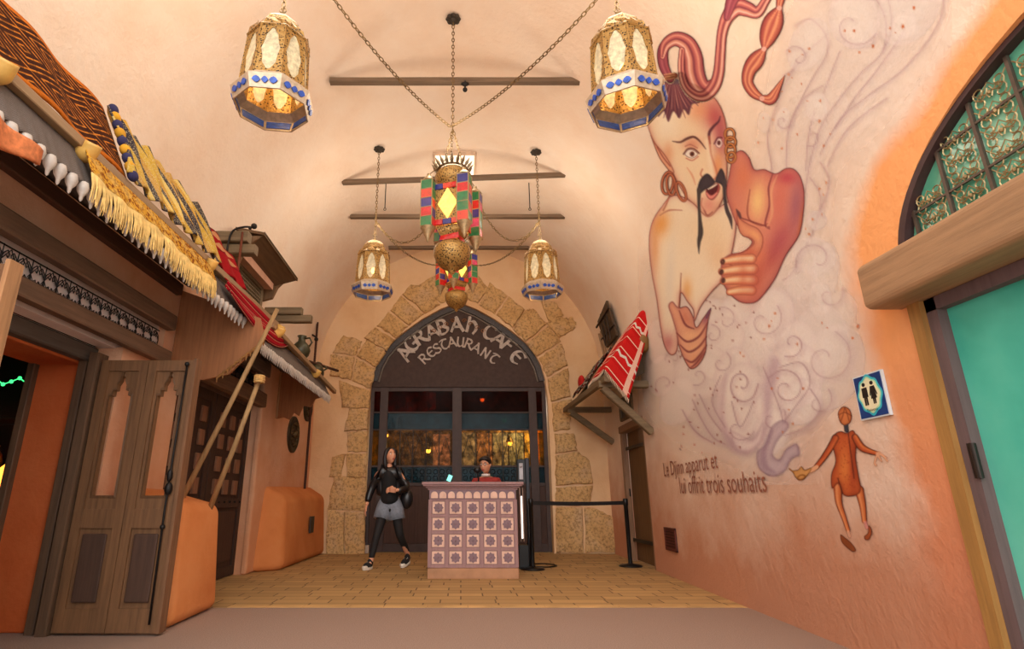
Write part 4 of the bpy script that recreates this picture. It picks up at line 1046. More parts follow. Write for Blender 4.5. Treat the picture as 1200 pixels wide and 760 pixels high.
# ================================================================== LAMPS AND CEILING
def pale_glass(name, col, em):
    q = NT(name); v = q.obj(); n = q.noise(v, 26, 4, .7)
    c = q.ramp(n, [(.3, s2l(tuple(int(k*.72) for k in col))), (.7, s2l(col))])
    b = q.bsdf(c, .3, 0, q.bump(n, .5, .008), em=c, ems=em, alpha=.86); return q.m
m_frost = pale_glass('hammered_glass', (236,220,178), .22); m_yglass = pale_glass('amber_glass', (255,206,90), 1.6)
m_blue = M((44,84,176), .35, .1, var=.35, sc=30, bump=.3); m_silv = M((196,176,150), .4, .4, var=.2, sc=25, bump=.4)
m_brassd = M((122,96,58), .5, .5, var=.35, sc=20, bump=.5, bsc=80)
def make_lantern(label, x, y, group, ph=0.0, gold=False):
    """octagonal pierced lantern"""
    z0 = 3.60; t = thing('brass_lantern', label, 'lantern', (x, y, z0), None)
    mf = m_fil; N = 8; ca = 2*PI/N
    def pt(r, k, z): a = ca*(k+.5)+ph; return Vector((x+r*math.cos(a), y+r*math.sin(a), z))
    zb, zt = z0+.14, z0+.56; rb, rt = .232, .212
    b = MB()
    for k in range(N):
        b.add([pt(rb-.0,k,zb), pt(rb-.0,k+1,zb), pt(rt-.0,k+1,zt), pt(rt-.0,k,zt)], [(0,1,2,3)])
    gl = b.build('glass_body', m_frost, t)
    fr = MB()
    for k in range(N):
        A, B_, C, D = pt(rb,k,zb), pt(rb,k+1,zb), pt(rt,k+1,zt), pt(rt,k,zt)
        nrm = (B_-A).cross(D-A).normalized()*.008
        def q(s, h): return (A.lerp(B_, s)).lerp(D.lerp(C, s), h)
        og = []
        for i in range(24):
            a = 2*PI*i/24; rr = 1+.10*math.cos(a*8)
            hx = .35*math.sin(a)*rr*(1-.25*max(0, math.cos(a))**2); hz = .42*math.cos(a)*(1+.06*abs(math.cos(a))**6)
            og.append((.5+hx, .52+hz))
        per = []
        for i in range(24):
            a = 2*PI*i/24; sx, cz = math.sin(a), math.cos(a); m = max(abs(sx), abs(cz)); per.append((.5+.5*sx/m, .5+.5*cz/m))
        for i in range(24):
            j = (i+1)%24
            a_, b_, c_, d_ = q(*per[i]), q(*per[j]), q(*og[j]), q(*og[i])
            fr.add([a_-nrm, b_-nrm, c_-nrm, d_-nrm, a_+nrm, b_+nrm, c_+nrm, d_+nrm], [(0,1,2,3),(7,6,5,4),(3,2,6,7)])
        fr.tube([pt(rb+.006,k,zb-.0), pt(rt+.006,k,zt)], .008, 5)
    fr.build('pierced_frame', m_fil, t)
    # dome: stepped crown with little gables
    b = MB()
    b.lathe([(rt+.012,zt-z0),(rt+.02,zt-z0+.01),(rt-.012,zt-z0+.045),(.165,zt-z0+.075)], (x,y,z0), N, ph=ph+ca/2)
    b.lathe([(.165,zt-z0+.075),(.168,zt-z0+.10),(.148,zt-z0+.165),(.105,zt-z0+.215),(.05,zt-z0+.245),(.022,zt-z0+.262)], (x,y,z0), N, ph=ph+ca/2)
    for k in range(N):
        a0, a1 = pt(rt+.02,k,zt+.012), pt(rt+.02,k+1,zt+.012); m = (a0+a1)/2; tip = Vector((x+(m.x-x)*.88, y+(m.y-y)*.88, zt+.085))
        b.add([a0.lerp(a1,.12), a1.lerp(a0,.12), a1.lerp(a0,.2)+Vector((0,0,.04)), tip, a0.lerp(a1,.2)+Vector((0,0,.04))], [(0,1,2,3,4)])
    b.build('domed_cap', m_fil, t)
    b = MB(); b.lathe([(.012,0),(.028,.01),(.02,.03),(.012,.045),(.02,.055),(.008,.07)], (x,y,zt+.255), 12); b.tube([Vector((x+.024*math.cos(a), y, zt+.34+.024*math.sin(a))) for a in [2*PI*i/12 for i in range(12)]], .005, 6, closed=True)
    b.build('finial_ring', m_brassd, t, smooth=True)
    # skirt
    b = MB(); b.lathe([(rb+.01,zb-z0+.012),(rb+.014,zb-z0),(.288,.108),(.292,.098),(.262,.0),(.252,.0),(.278,.096),(.268,.104),(rb-.012,zb-z0-.004)], (x,y,z0), N, ph=ph+ca/2)
    sk = b.build('skirt', m_silv if not gold else m_silv, t)
    b = MB()
    for k in range(N):
        A, B_, C, D = pt(.293,k,z0+.097), pt(.293,k+1,z0+.097), pt(.263,k+1,z0), pt(.263,k,z0)
        E = lambda s, h: A.lerp(B_, s).lerp(D.lerp(C, s), h)
        out = ((A+B_)/2-Vector((x,y,z0+.1))); out.z = -.03; out = out.normalized()*.006
        for s0, s1 in ((.1,.37),(.385,.615),(.63,.9)):
            pp = [E(s0+.06,.34),E((s0+s1)/2,.27),E(s1-.06,.34),E(s1,.5),E(s1-.06,.66),E((s0+s1)/2,.73),E(s0+.06,.66),E(s0,.5)]
            b.prism([p+out*.4 for p in pp], out)
        # inner face of the band, blue too
        A, B_, C, D = pt(.277,k,z0+.094), pt(.277,k+1,z0+.094), pt(.252,k+1,z0+.006), pt(.252,k,z0+.006)
        E2 = lambda s, h: A.lerp(B_, s).lerp(D.lerp(C, s), h)
        b.prism([E2(.06,.14)-out*.3,E2(.94,.14)-out*.3,E2(.94,.86)-out*.3,E2(.06,.86)-out*.3], -out*.5)
    b.build('blue_inlay', m_blue, sk)
    b = MB(); b.sphere((x,y,z0+.36), (.03,.03,.045), 10, 8); b.build('bulb', emis((255,190,80), 22), t, smooth=True)
    b = MB(); b.tube([(x,y,z0+.4),(x,y,z0+.6)], .016, 8); b.build('socket', m_brassd, t)
    return t
def rose(cx, cy, cz, par):
    b = MB()
    for k in range(8):
        a = 2*PI*k/8; b.sphere((cx+.055*math.cos(a), cy+.055*math.sin(a), cz), (.032,.032,.02), 8, 6)
    b.lathe([(.0,-.05),(.02,-.045),(.045,-.01),(.06,.01),(0,.02)], (cx,cy,cz), 12)
    return b.build('ceiling_rose', M((66,58,48), .6, .5), par, smooth=True)
def vz(x, Y):
    xr = XR(Y); a = (xr-XL)/2; return ZS+VH*math.sqrt(max(0, 1-((x-(xr+XL)/2)/a)**2))
LAN = [(-1.35,3.42,'brass lantern with blue-banded skirt at upper left, nearest of the left pair',.12),(1.19,3.42,'golden lantern with blue-banded skirt at upper right, in front of the mural hair',.30),
       (-1.205,7.25,'small far brass lantern left of the arch, hanging on a long chain',.0),(1.11,7.25,'small far brass lantern right of the arch, hanging on a long chain',.2)]
for x, y, lab, ph in LAN:
    t = make_lantern(lab, x, y, None, ph)
    zc = vz(x, y)-.03
    b = MB(); b.chain([(x,y,4.55-.06),(x,y,zc-.04)]); b.build('chain', m_brassd, t); rose(x, y, zc, t)
    point('lamp_and_fill_light', (x, y, 3.92), 1.6, r=.04); point('lamp_and_fill_light', (x, y, 4.62), 20, (1,.88,.72), .3)  # bulb inside, plus an added bare fill above the cap brightening the vault
# draped chains
def sag(p, q, d, n=28):
    p, q = Vector(p), Vector(q); return [p.lerp(q, k/n)-Vector((0,0,d*4*(k/n)*(1-k/n))) for k in range(n+1)]
zc1 = 4.66
m_chain = m_brassd
def swag(p, q, d, lab):
    b = MB(); b.chain(sag(p, q, d)); o = b.build('draped_chain', m_chain); tag(o, lab, 'chain')
swag((-1.67,3.15,vz(-1.67,3.15)-.02), (-.11,5.1,4.70), .24, 'brass chain swag from upper left down to the big coloured lamp')
swag((1.69,3.15,vz(1.69,3.15)-.02), (-.10,5.1,4.70), .24, 'brass chain swag from upper right down to the big coloured lamp')
swag((-1.2,7.25,4.72), (-.25,7.3,5.1), .50, 'short chain swag left of the coloured lamps, looping above the far lantern')
swag((-1.2,7.25,4.70), (-.2,8.3,4.5), .22, 'lower chain swag left of the coloured lamps near the far lantern')
swag((1.11,7.25,4.72), (.12,7.6,5.62), .62, 'chain swag right of the coloured lamps from the cross pole')
swag((1.11,7.25,4.70), (.15,8.3,4.5), .22, 'lower chain swag right of the coloured lamps near the far lantern')
b = MB(); b.chain(sag((.12,7.56,5.62),(-.05,7.56,5.62),.05), .06, .03, .008); b.sphere((.12,7.52,5.55), .04); b.sphere((.15,7.52,5.48), .03); o = b.build('chain_knot', iron); tag(o, 'dark knot of chain hooked on the second cross pole', 'chain')
# chandeliers
TILE = [M(c, .25, 0, var=.35, sc=25, bump=.2) for c in ((190,22,24),(28,92,52),(38,36,96),(206,46,30),(212,60,90))]
def tile_glow(c, e): return emis(c, e)
GT_ = [pale_glass('tile_glass_%d' % i, c, .28) for i, c in enumerate(((214,26,26),(24,116,60),(44,40,120),(226,60,30),(222,70,104)))]
m_lead = M((190,170,130), .4, .6)
def chandelier(x, y, dz, label, rot, upper=True):
    t = thing('stained_glass_lamp', label, 'chandelier', (x, y, 3.02+dz))
    Z = lambda z: z+dz
    # crown of spikes
    b = MB(); b.lathe([(.15,-.01),(.165,0),(.15,.012),(.13,0),(.15,-.01)], (x,y,Z(4.17)), 24)
    for k in range(20):
        a = 2*PI*k/20; c_, s_ = math.cos(a), math.sin(a); p = Vector((x+.155*c_, y+.155*s_, Z(4.17)))
        b.tube([p, p+Vector((.025*c_,.025*s_,.035)), p+Vector((.06*c_,.06*s_,.075))], [.012,.018,.002], 5)
    b.build('spiked_crown', M((128,110,84), .45, .6, var=.3, sc=40), t)
    b = MB(); b.lathe([(.05,.26),(.10,.24),(.165,.18),(.182,.13),(.165,.06),(.11,.0),(.1,-.02)], (x,y,Z(3.95)), 24); b.build('brass_bulb', m_fil, t, smooth=True)
    # hex core
    rc = .2
    def hp(r, k, z): a = PI/2*(k)+rot; return Vector((x+r*math.cos(a), y+r*math.sin(a), z))
    for k in range(4):
        A, B_ = hp(rc,k,Z(3.50)), hp(rc,k+1,Z(3.50)); C, D = hp(rc,k+1,Z(3.95)), hp(rc,k,Z(3.95))
        q = lambda s, h: A.lerp(B_, s).lerp(D.lerp(C, s), h)
        nrm = (B_-A).cross(D-A).normalized()*.012
        b = MB(); b.prism([q(0,0),q(1,0),q(1,1),q(0,1)], -nrm*.3); face = b.build('core_panel', m_fil, t)
        b = MB(); b.prism([q(.5,.12)+nrm*.2,q(.86,.5)+nrm*.2,q(.5,.88)+nrm*.2,q(.14,.5)+nrm*.2], nrm*.5); b.build('amber_diamond', m_yglass, face)
        b = MB()
        for row, hh in ((0,.0),(1,.87)):
            for i in range(3):
                s0 = .02+i*.32; b.prism([q(s0,hh),q(s0+.3,hh),q(s0+.3,hh+.12),q(s0,hh+.12)], nrm*1.2, [0,2,3][(i+row)%3])
            b.build('colour_tile_row', GT_, face); b = MB()
    # six prisms
    for k in range(4):
        a = PI/2*k+rot; c = Vector((x+.262*math.cos(a), y+.262*math.sin(a), 0)); sd = .058
        pr = MB(); ld = MB()
        cols = [[1,0,2,3,1],[1,4,2,0,1],[3,1,0,2,0]][k%3]
        for r in range(5):
            za, zb = Z(3.47+.1*r), Z(3.47+.1*r+.094)
            cs = [Vector((c.x+sd*1.41*math.cos(a+PI/4*(2*i)), c.y+sd*1.41*math.sin(a+PI/4*(2*i)), 0)) for i in range(4)]
            for i in range(4):
                p0, p1 = cs[i], cs[(i+1)%4]; mi = cols[(r+i)%5] if i%2 else cols[r]
                pr.add([(p0.x,p0.y,za),(p1.x,p1.y,za),(p1.x,p1.y,zb),(p0.x,p0.y,zb)], [(0,1,2,3)], mi)
            ld.tube([(p.x,p.y,zb+.003) for p in cs], .005, 4, closed=True)
        for p in cs: ld.tube([(p.x,p.y,Z(3.465)),(p.x,p.y,Z(3.975))], .005, 4)
        po = pr.build('glass_prism', GT_, t); ld.build('lead_edge', m_lead, po)
        b = MB(); b.lathe([(.075,0),(.06,-.03),(.045,-.06),(.02,-.12),(.008,-.15),(0,-.16)], (c.x,c.y,Z(3.465)), 10); b.build('brass_cone', M((186,160,120), .35, .6, var=.3, sc=40), t, smooth=True); b = MB(); b.lathe([(.07,0),(.04,.04),(.018,.06),(.02,.08),(0,.09)], (c.x,c.y,Z(3.975)), 10); b.build('top_knob', M((186,160,120), .35, .6, var=.3, sc=40), t, smooth=True)
        b = MB(); b.tube([(c.x,c.y,Z(4.05)), (x+.13*math.cos(a), y+.13*math.sin(a), Z(4.2))], .005, 4); b.build('stay_chain', m_brassd, t)
    # lower neck and bowl
    b = MB(); b.lathe([(.17,.0),(.16,-.05),(.12,-.10),(.115,-.13)], (x,y,Z(3.5)), 4, ph=rot); b.build('lower_neck', m_fil, t)
    b = MB()
    for k in range(4):
        A, B_ = hp(.14,k,Z(3.36)), hp(.14,k+1,Z(3.36)); C, D = hp(.14,k+1,Z(3.42)), hp(.125,k,Z(3.42)); b.add([A,B_,C,D], [(0,1,2,3)], k%3)
    b.build('tile_ring', GT_, t)
    b = MB(); b.lathe([(.10,.31),(.165,.30),(.182,.26),(.178,.2),(.155,.14),(.115,.09),(.065,.06),(.035,.045),(.025,.02),(.006,0),(0,-.01)], (x,y,Z(3.02)), 24); b.build('brass_bowl', m_fil, t, smooth=True)
    b = MB()
    for k in range(3):
        a = 2*PI*k/3+.4; b.chain([(x+.14*math.cos(a),y+.14*math.sin(a),Z(4.18)),(x,y,Z(4.68))], .05, .022, .004)
    b.build('hanger_chain', m_brassd, t)
    zc = vz(x, y)-.03
    b = MB(); b.chain([(x,y,Z(4.66)),(x,y,zc-.04)]); b.build('main_chain', m_brassd, t); rose(x, y, zc, t)
    b = MB(); b.sphere((x,y,Z(3.72)), .05); b.build('bulb', emis((255,186,80), 10), t, smooth=True)
    point('lamp_and_fill_light', (x, y, Z(3.72)), 5); point('lamp_and_fill_light', (x, y, Z(4.5)), 20, (1,.88,.72), .3)  # bulb inside, plus an added unseen fill above the crown lifting the ceiling
chandelier(-.085, 5.1, 0, 'large hanging lamp of red, green and blue glass prisms, nearer and higher of the two', math.radians(-63))
chandelier(-.07, 8.5, .76, 'second coloured glass lamp before the arch tip, lower and behind the first', math.radians(-100))
# cross poles
for k, (Y, z, x0, x1, dy) in enumerate(((5.6,5.70,-1.555,1.50,0),(7.56,5.56,-1.80,1.62,.06),(8.6,5.50,-1.86,1.76,0),(10.4,5.76,-1.44,1.45,0))):
    b = MB(); b.beam((x0,Y+dy,z),(x1,Y-dy,z+(.06 if k == 1 else 0)), .075, .065, jit=.08); o = b.build('cross_pole', w_greyx)
    tag(o, ['nearest thin wooden pole across the vault, highest in the picture','second wooden pole across the vault, behind the crown of the big lamp','third wooden pole across the vault, behind the big glass prisms','farthest wooden pole across the vault, close to the back wall'][k], 'pole')
b = MB(); b.tube([(.05,5.55,5.66),(.05,5.55,5.56)], .014, 6); b.sphere((.05,5.55,5.62), (.05,.03,.025)); b.sphere((.05,5.55,5.54), .028); o = b.build('hook_fitting', iron, smooth=True); tag(o, 'small dark hook fitting under the nearest cross pole', 'hook')
for (u, v, s_) in ((451,245,'left'),(621,245,'right')):
    p = P(u, v, z=5.4); b = MB(); b.tube([(p.x,p.y,vz(p.x,p.y)),(p.x,p.y,5.42)], .008, 5); b.tube([(p.x+.02*math.cos(a), p.y, 5.4+.02*math.sin(a)) for a in [2*PI*i/10 for i in range(10)]], .006, 5, closed=True)
    o = b.build('ceiling_hook', iron); tag(o, 'tiny empty ceiling hook on the '+s_+' of the big coloured lamp', 'hook')
# pale lit plate on the vault
t = thing('ceiling_light', 'pale square ceiling light behind the crown of the big coloured lamp', 'light', (-.1, 8.0, 6.1))
b = MB(); b.box((-.40,7.7,6.06),(.21,8.36,6.09)); b.build('diffuser', emis((255,226,196), .95), t)
b = MB(); b.box((-.42,7.68,6.085),(.23,8.38,6.15)); b.build('housing', M((222,196,170), .7), t)
# ================================================================== COUNTER, BARRIER, PEOPLE
m_ctr = wood((164,128,128), 2, .14); m_ctr2 = M((224,184,164), .6, var=.12, sc=12); m_ctr3 = M((132,104,112), .6, var=.12, sc=20)
t = thing('reception_counter', 'carved wooden reception counter with star tiles in front of the doors', 'counter', (.155, 7.95, 0))
x0, x1, yf, yb2 = -.405, .715, 7.74, 8.12
b = MB(); b.box((x0,yf,.12),(x1,yb2,1.08)); b.build('body', m_ctr, t, bevel=.008)
b = MB(); b.box((x0-.015,yf-.03,0),(x1+.015,yb2+.02,.125)); b.build('plinth', M((176,130,96), .7, var=.15), t, bevel=.008)
b = MB(); b.box((x0-.10,yf-.10,1.135),(x1+.10,yb2+.06,1.17)); b.box((x0-.085,yf-.085,1.115),(x1+.085,yb2+.05,1.135)); b.box((x0-.05,yf-.055,1.095),(x1+.05,yb2+.03,1.115)); b.box((x0-.025,yf-.03,1.07),(x1+.025,yb2+.015,1.095)); b.build('counter_top', m_ctr, t, bevel=.006)
b = MB(); b.box((x0-.004,yf-.018,.955),(x1+.004,yf,1.07)); fz = b.build('frieze', m_ctr3, t)
b = MB()
for k in range(10):
    cx = x0+.062+k*.1107; b.prism([(cx+.045*math.cos(PI*i/12), yf-.019, 1.005+.045*math.sin(PI*i/12)) for i in range(13)]+[(cx-.045,yf-.019,.965),(cx+.045,yf-.019,.965)], (0,-.012,0))
b.build('arcade', m_ctr2, fz, bevel=.003)
# grid mouldings
b = MB()
for i in range(6):
    xx = x0+.006+i*.2216; b.box((xx-.022,yf-.014,.13),(xx+.022,yf,.95))
for j in range(5):
    zz = .148+j*.2; b.box((x0,yf-.012,zz-.02),(x1,yf,zz+.02))
b.build('grid_moulding', m_ctr, t, bevel=.004)
def star(c, r, n=8, k=.74): return [(c[0]+r*(1 if i%2 == 0 else k)*math.cos(PI*i/n+PI/8*0), c[1]+r*(1 if i%2 == 0 else k)*math.sin(PI*i/n)) for i in range(2*n)]
for j in range(4):
    for i in range(5):
        cx = x0+.117+i*.2216; cz = .248+j*.2
        b = MB(); b.box((cx-.078,yf-.012,cz-.075),(cx+.078,yf,cz+.075)); o = b.build('star_tile', m_ctr2, t, bevel=.003)
        b = MB(); b.prism([(x,yf-.0125,z) for x, z in star((cx,cz),.066)], (0,-.01,0)); b.prism([(x,yf-.023,z) for x, z in star((cx,cz),.045,8,.8)], (0,-.006,0)); b.sphere((cx,yf-.028,cz),(.016,.008,.016),8,6); b.build('rosette', m_ctr3, o)
# things on / behind the counter
b = MB(); b.tube([(.24,8.0,1.17),(.24,8.0,1.26),(.23,7.98,1.31)], .012, 6); b.sphere((.225,7.97,1.335), (.05,.035,.045)); b.lathe([(0,0),(.05,0),(.05,.015),(0,.02)], (.24,8.0,1.17), 12); o = b.build('desk_microphone', steel_black, smooth=True); tag(o, 'black desk microphone on the counter beside the host in red', 'microphone')
t = thing('phone', 'small device with a glowing teal screen on the left of the counter', 'phone', (-.15, 7.9, 1.17))
ax = Matrix.Rotation(-.5, 3, 'Y')
b = MB(); b.beam((-.17,7.9,1.175),(-.13,7.9,1.27), .07, .012, up=(0,1,0)); b.build('case', steel_black, t)
b = MB(); b.beam((-.167,7.890,1.185),(-.134,7.890,1.262), .055, .004, up=(0,1,0)); b.build('screen', emis((120,230,210), .9), t)
# ---- belt barrier
def post(x, y, lab):
    t = thing('barrier_post', lab, 'barrier post', (x, y, 0))
    b = MB(); b.lathe([(0,0),(.17,0),(.172,.012),(.15,.028),(.05,.04),(.035,.05)], (x,y,0), 28); b.build('base', steel_black, t, smooth=True)
    b = MB(); b.lathe([(.032,.04),(.032,.86),(.038,.865),(.038,.955),(.03,.965),(0,.967)], (x,y,0), 16); b.build('pole', steel_black, t, smooth=True)
    return t
post(2.52, 9.1, 'black belt barrier post in front of the plank door'); post(1.02, 8.7, 'black belt barrier post beside the reception counter')
b = MB(); b.grid(lambda s, q: Vector((1.06+1.42*s, 8.71+.38*s, .93-.055*q-.012*math.sin(PI*s))), 16, 1); o = b.build('barrier_belt', M((16,14,16), .8)); o.modifiers.new('s','SOLIDIFY').thickness = .004; tag(o, 'black belt stretched between the two barrier posts', 'belt')
t = thing('terminal_stand', 'tall black stand with a card reader beside the counter', 'stand', (.98, 8.95, 0))
b = MB(); b.box((.86,8.8,0),(1.1,9.1,.03)); b.box((.84,8.78,.0),(.98,9.0,.32)); b.build('base', steel_black, t, bevel=.005)
b = MB(); b.box((.985,8.92,.03),(1.045,8.98,1.56)); b.build('pole', M((40,40,46), .35, .5, bump=0), t, bevel=.008)
b = MB(); b.box((.86,8.9,1.18),(.985,8.97,1.54)); b.build('reader_housing', steel_black, t, bevel=.008)
b = MB(); b.box((.885,8.89,1.24),(.945,8.902,1.48)); b.sphere((.915,8.89,1.43), (.02,.012,.02)); b.build('reader', M((160,156,160), .4, .3, bump=0), t, bevel=.006)
b = MB(); b.box((.885,8.93,.36),(.895,8.95,1.12)); b.box((.93,8.93,.36),(.94,8.95,1.12)); b.build('side_rod', M((150,120,104), .4, .4), t)
b = MB(); b.tube([(.912,8.93,.4),(.912,8.93,1.0)], .012, 8); b.build('light_tube', emis((255,244,236), 1.2), t)
b = MB(); b.tube([Vector(p) for p in sm([(1.05,8.95,.02),(1.25,8.9,.015),(1.42,9.1,.015),(1.3,9.35,.015),(1.05,9.3,.015),(.95,9.15,.015)], 8)], .01, 6); o = b.build('floor_cable', steel_black, smooth=True); tag(o, 'black cable looping on the paving behind the barrier post', 'cable')
# ------------------------------------------------------------------ people
def skin(name, V, E, Rr, mat, parent=None, lv=2, join=None, base=None):
    base = Vector(base) if base is not None else (wloc(parent) if parent else Vector((0,0,0)))
    me = bpy.data.meshes.new(name); me.from_pydata([tuple(Vector(v)-base) for v in V], E, [])
    o = bpy.data.objects.new(name, me); COL.objects.link(o); me.materials.append(mat)
    if parent is not None: o.parent = parent; o.location = base-wloc(parent)
    else: o.location = base
    bpy.context.view_layer.update()
    o.modifiers.new('skin', 'SKIN')
    if not me.skin_vertices: me.skin_vertices.new(name='')
    for i, r in enumerate(Rr):
        d = me.skin_vertices[0].data[i]; d.radius = r if isinstance(r, tuple) else (r, r); d.use_root = (i == 0)
    s_ = o.modifiers.new('sub', 'SUBSURF'); s_.levels = lv; s_.render_levels = lv
    bpy.context.view_layer.update()
    dg = bpy.context.evaluated_depsgraph_get(); me2 = bpy.data.meshes.new_from_object(o.evaluated_get(dg))
    o.modifiers.clear(); o.data = me2
    if not me2.materials: me2.materials.append(mat)
    if join is not None:
        bm = bmesh.new(); bm.from_mesh(me2); tmp = bpy.data.meshes.new('tmp'); mb, mats = join
        for m in mats: me2.materials.append(m)
        tmp.from_pydata([tuple(p-base) for p in mb.v], [], mb.f); tmp.polygons.foreach_set('material_index', [m+1 for m in mb.m])
        bm2 = bmesh.new(); bm2.from_mesh(tmp); bmesh.ops.recalc_face_normals(bm2, faces=bm2.faces); bm2.to_mesh(tmp); bm2.free(); bm.from_mesh(tmp); bm.to_mesh(me2); bm.free()
    me2.polygons.foreach_set('use_smooth', [True]*len(me2.polygons)); return o
def head(mb, c, yaw, pitch, roll=0, s=1.0):
    """facial skull facing -Y before rotation; materials 0 skin 1 white 2 dark 3 lips"""
    c = Vector(c); Rm = Matrix.Rotation(yaw, 3, 'Z') @ Matrix.Rotation(pitch, 3, 'X') @ Matrix.Rotation(roll, 3, 'Y')
    g = lambda x, a, w: math.exp(-((x-a)/w)**2)
    n, m = 28, 22; V = []
    for j in range(m+1):
        ph = PI*j/m-PI/2
        for i in range(n):
            a = 2*PI*i/n; dx, dy, dz = math.cos(ph)*math.cos(a), math.cos(ph)*math.sin(a), math.sin(ph)
            x, y, z = .076*dx, .092*dy, .118*dz
            jaw = max(0, -dz-.1); x *= 1-.42*jaw; y += (-.012*jaw if dy < 0 else .03*jaw*1.2)
            if dy < -.2:
                fr = -dy
                y -= .026*g(x,0,.012)*g(z,-.022,.022)*fr + .012*g(x,0,.01)*g(z,.005,.02)*fr
                y += .012*(g(x,.032,.016)+g(x,-.032,.016))*g(z,.012,.014)
                y -= .007*g(x,0,.024)*g(z,-.062,.012); y -= .010*g(x,0,.025)*g(z,-.1,.016)
                y -= .006*(g(x,.045,.02)+g(x,-.045,.02))*g(z,-.02,.02)
            V.append(c+Rm@(Vector((x,y,z))*s))
    fs = [(j*n+i, j*n+(i+1)%n, (j+1)*n+(i+1)%n, (j+1)*n+i) for j in range(m) for i in range(n)]
    mb.add(V, fs, 0)
    for sx in (-1, 1):
        mb.sphere(c+Rm@(Vector((sx*.031,-.074,.012))*s), .0125*s, 10, 8, 1); mb.sphere(c+Rm@(Vector((sx*.031,-.084,.012))*s), .0062*s, 8, 6, 2)
        mb.tube([c+Rm@(Vector((sx*x,-y,z))*s) for x, y, z in [(.016,.088,.033),(.032,.087,.039),(.05,.075,.032)]], [.003*s,.004*s,.002*s], 5, 2)
        mb.sphere(c+Rm@(Vector((sx*.075,.006,0))*s), (.01*s,.02*s,.03*s), 8, 6, 0)
    mb.sphere(c+Rm@(Vector((0,-.093,-.060))*s), (.022*s,.008*s,.0055*s), 10, 6, 3)
    mb.sphere(c+Rm@(Vector((0,-.092,-.068))*s), (.019*s,.008*s,.006*s), 10, 6, 3)
    return Rm
def hand(mb, w, d, nrm, side, curl=.5, s=1.0):
    """wrist w, direction d, palm normal, thumb side"""
    w, d, nrm, side = Vector(w), Vector(d).normalized(), Vector(nrm).normalized(), Vector(side).normalized()
    L = .09*s; pts = []
    pal = [w-d*.01, w+d*.03*s, w+d*.06*s, w+d*.088*s]
    for dx in (-.026,-.009,.009,.026):
        mb.tube([p+side*dx*s for p in pal], [.013*s,.015*s,.014*s,.010*s], 8, 0)
    for k, (dx, fl) in enumerate(((.028,.062),(.010,.072),(-.010,.068),(-.028,.052))):
        a = w+d*.085*s+side*dx*s; p = [a]
        for q in range(1, 4):
            an = curl*q*.55; p.append(p[-1]+(d*math.cos(an)+nrm*math.sin(an))*fl/3*s)
        mb.tube(p, [.0095*s,.009*s,.008*s,.005*s], 7, 0)
    a = w+d*.025*s+side*.03*s; mb.tube([a, a+(d*.6+side*.7)*.03*s, a+(d*.95+side*.45+nrm*.3)*.055*s], [.012*s,.010*s,.006*s], 7, 0)
m_skin = M((222,158,124), .5, var=.06, bump=0); m_eye = M((240,236,230), .3, var=0, bump=0); m_iris = M((30,20,16), .3, var=0, bump=0); m_lip = M((176,72,66), .5, var=0, bump=0)
HM = [m_skin, m_eye, m_iris, m_lip]
# ---- woman walking
base = (-1.06, 8.9, 0)
t = thing('person', 'person in black leather jacket, grey shorts and black tights walking left of the counter', 'person', base)
V = [(-1.06,8.93,.86),(-1.07,8.92,1.0),(-1.08,8.90,1.16),(-1.09,8.90,1.32),(-1.09,8.895,1.42),(-1.085,8.885,1.49),   #0-5
     (-1.15,8.92,.80),(-1.22,8.78,.46),(-1.29,8.74,.09),(-1.33,8.60,.04),     #6-9 leg towards camera
     (-.97,8.93,.80),(-.90,8.90,.45),(-.79,9.16,.15),(-.84,9.03,.05),     #10-13 trailing leg
     (-1.26,8.91,1.34),(-1.36,8.90,1.08),(-1.40,8.84,.86),        #14-16 left-in-picture arm
     (-.92,8.92,1.33),(-.80,8.86,1.10),(-.96,8.66,1.08)]          #17-19 bent arm
E = [(0,1),(1,2),(2,3),(3,4),(4,5),(0,6),(6,7),(7,8),(8,9),(0,10),(10,11),(11,12),(12,13),(3,14),(14,15),(15,16),(3,17),(17,18),(18,19)]
Rr = [(.11,.08),(.09,.07),(.095,.07),(.095,.07),(.05,.05),(.045,.05),.085,.055,.036,.03,.085,.055,.036,.03,.038,.030,.026,.038,.030,.026]
hm = MB(); hc = Vector((-1.075,8.86,1.585)); Rm = head(hm, hc, .62, -.18)
hand(hm, (-1.40,8.84,.86), (-.12,-.15,-1), (.6,-.2,.1), (.2,-1,0), .35)
hand(hm, (-.96,8.66,1.08), (-1,-.15,.12), (0,.2,-1), (0,-.3,1), .7)
body = skin('body', V, E, Rr, m_skin, t, 2, (hm, HM))
m_lea = M((24,22,24), .32, 0, var=.2, sc=12, bump=.3, bsc=24); m_top = M((20,18,20), .85, var=.2); m_den = M((128,134,146), .85, var=.2, sc=30); m_tig = M((18,15,17), .75, var=.1); m_hair = M((26,18,18), .4, var=.3, sc=40, bump=.4, st=(6,6,1))
skin('tights', [V[0],V[6],V[7],(-1.285,8.745,.13),V[10],V[11],(-.80,9.145,.19)], [(0,1),(1,2),(2,3),(0,4),(4,5),(5,6)], [(.115,.085),.094,.064,.045,.094,.064,.045], m_tig, t)
b = MB()
b.tube([(-1.09,8.93,.97),(-1.12,8.925,.90),(-1.15,8.91,.80),(-1.175,8.87,.675)], [.10,.115,.122,.125], 18); b.tube([(-1.03,8.93,.97),(-1.01,8.93,.90),(-.975,8.93,.80),(-.95,8.92,.665)], [.10,.115,.122,.125], 18); b.sphere((-1.06,8.93,.86), (.15,.12,.1), 16, 10)
b.build('shorts', m_den, t, smooth=True)
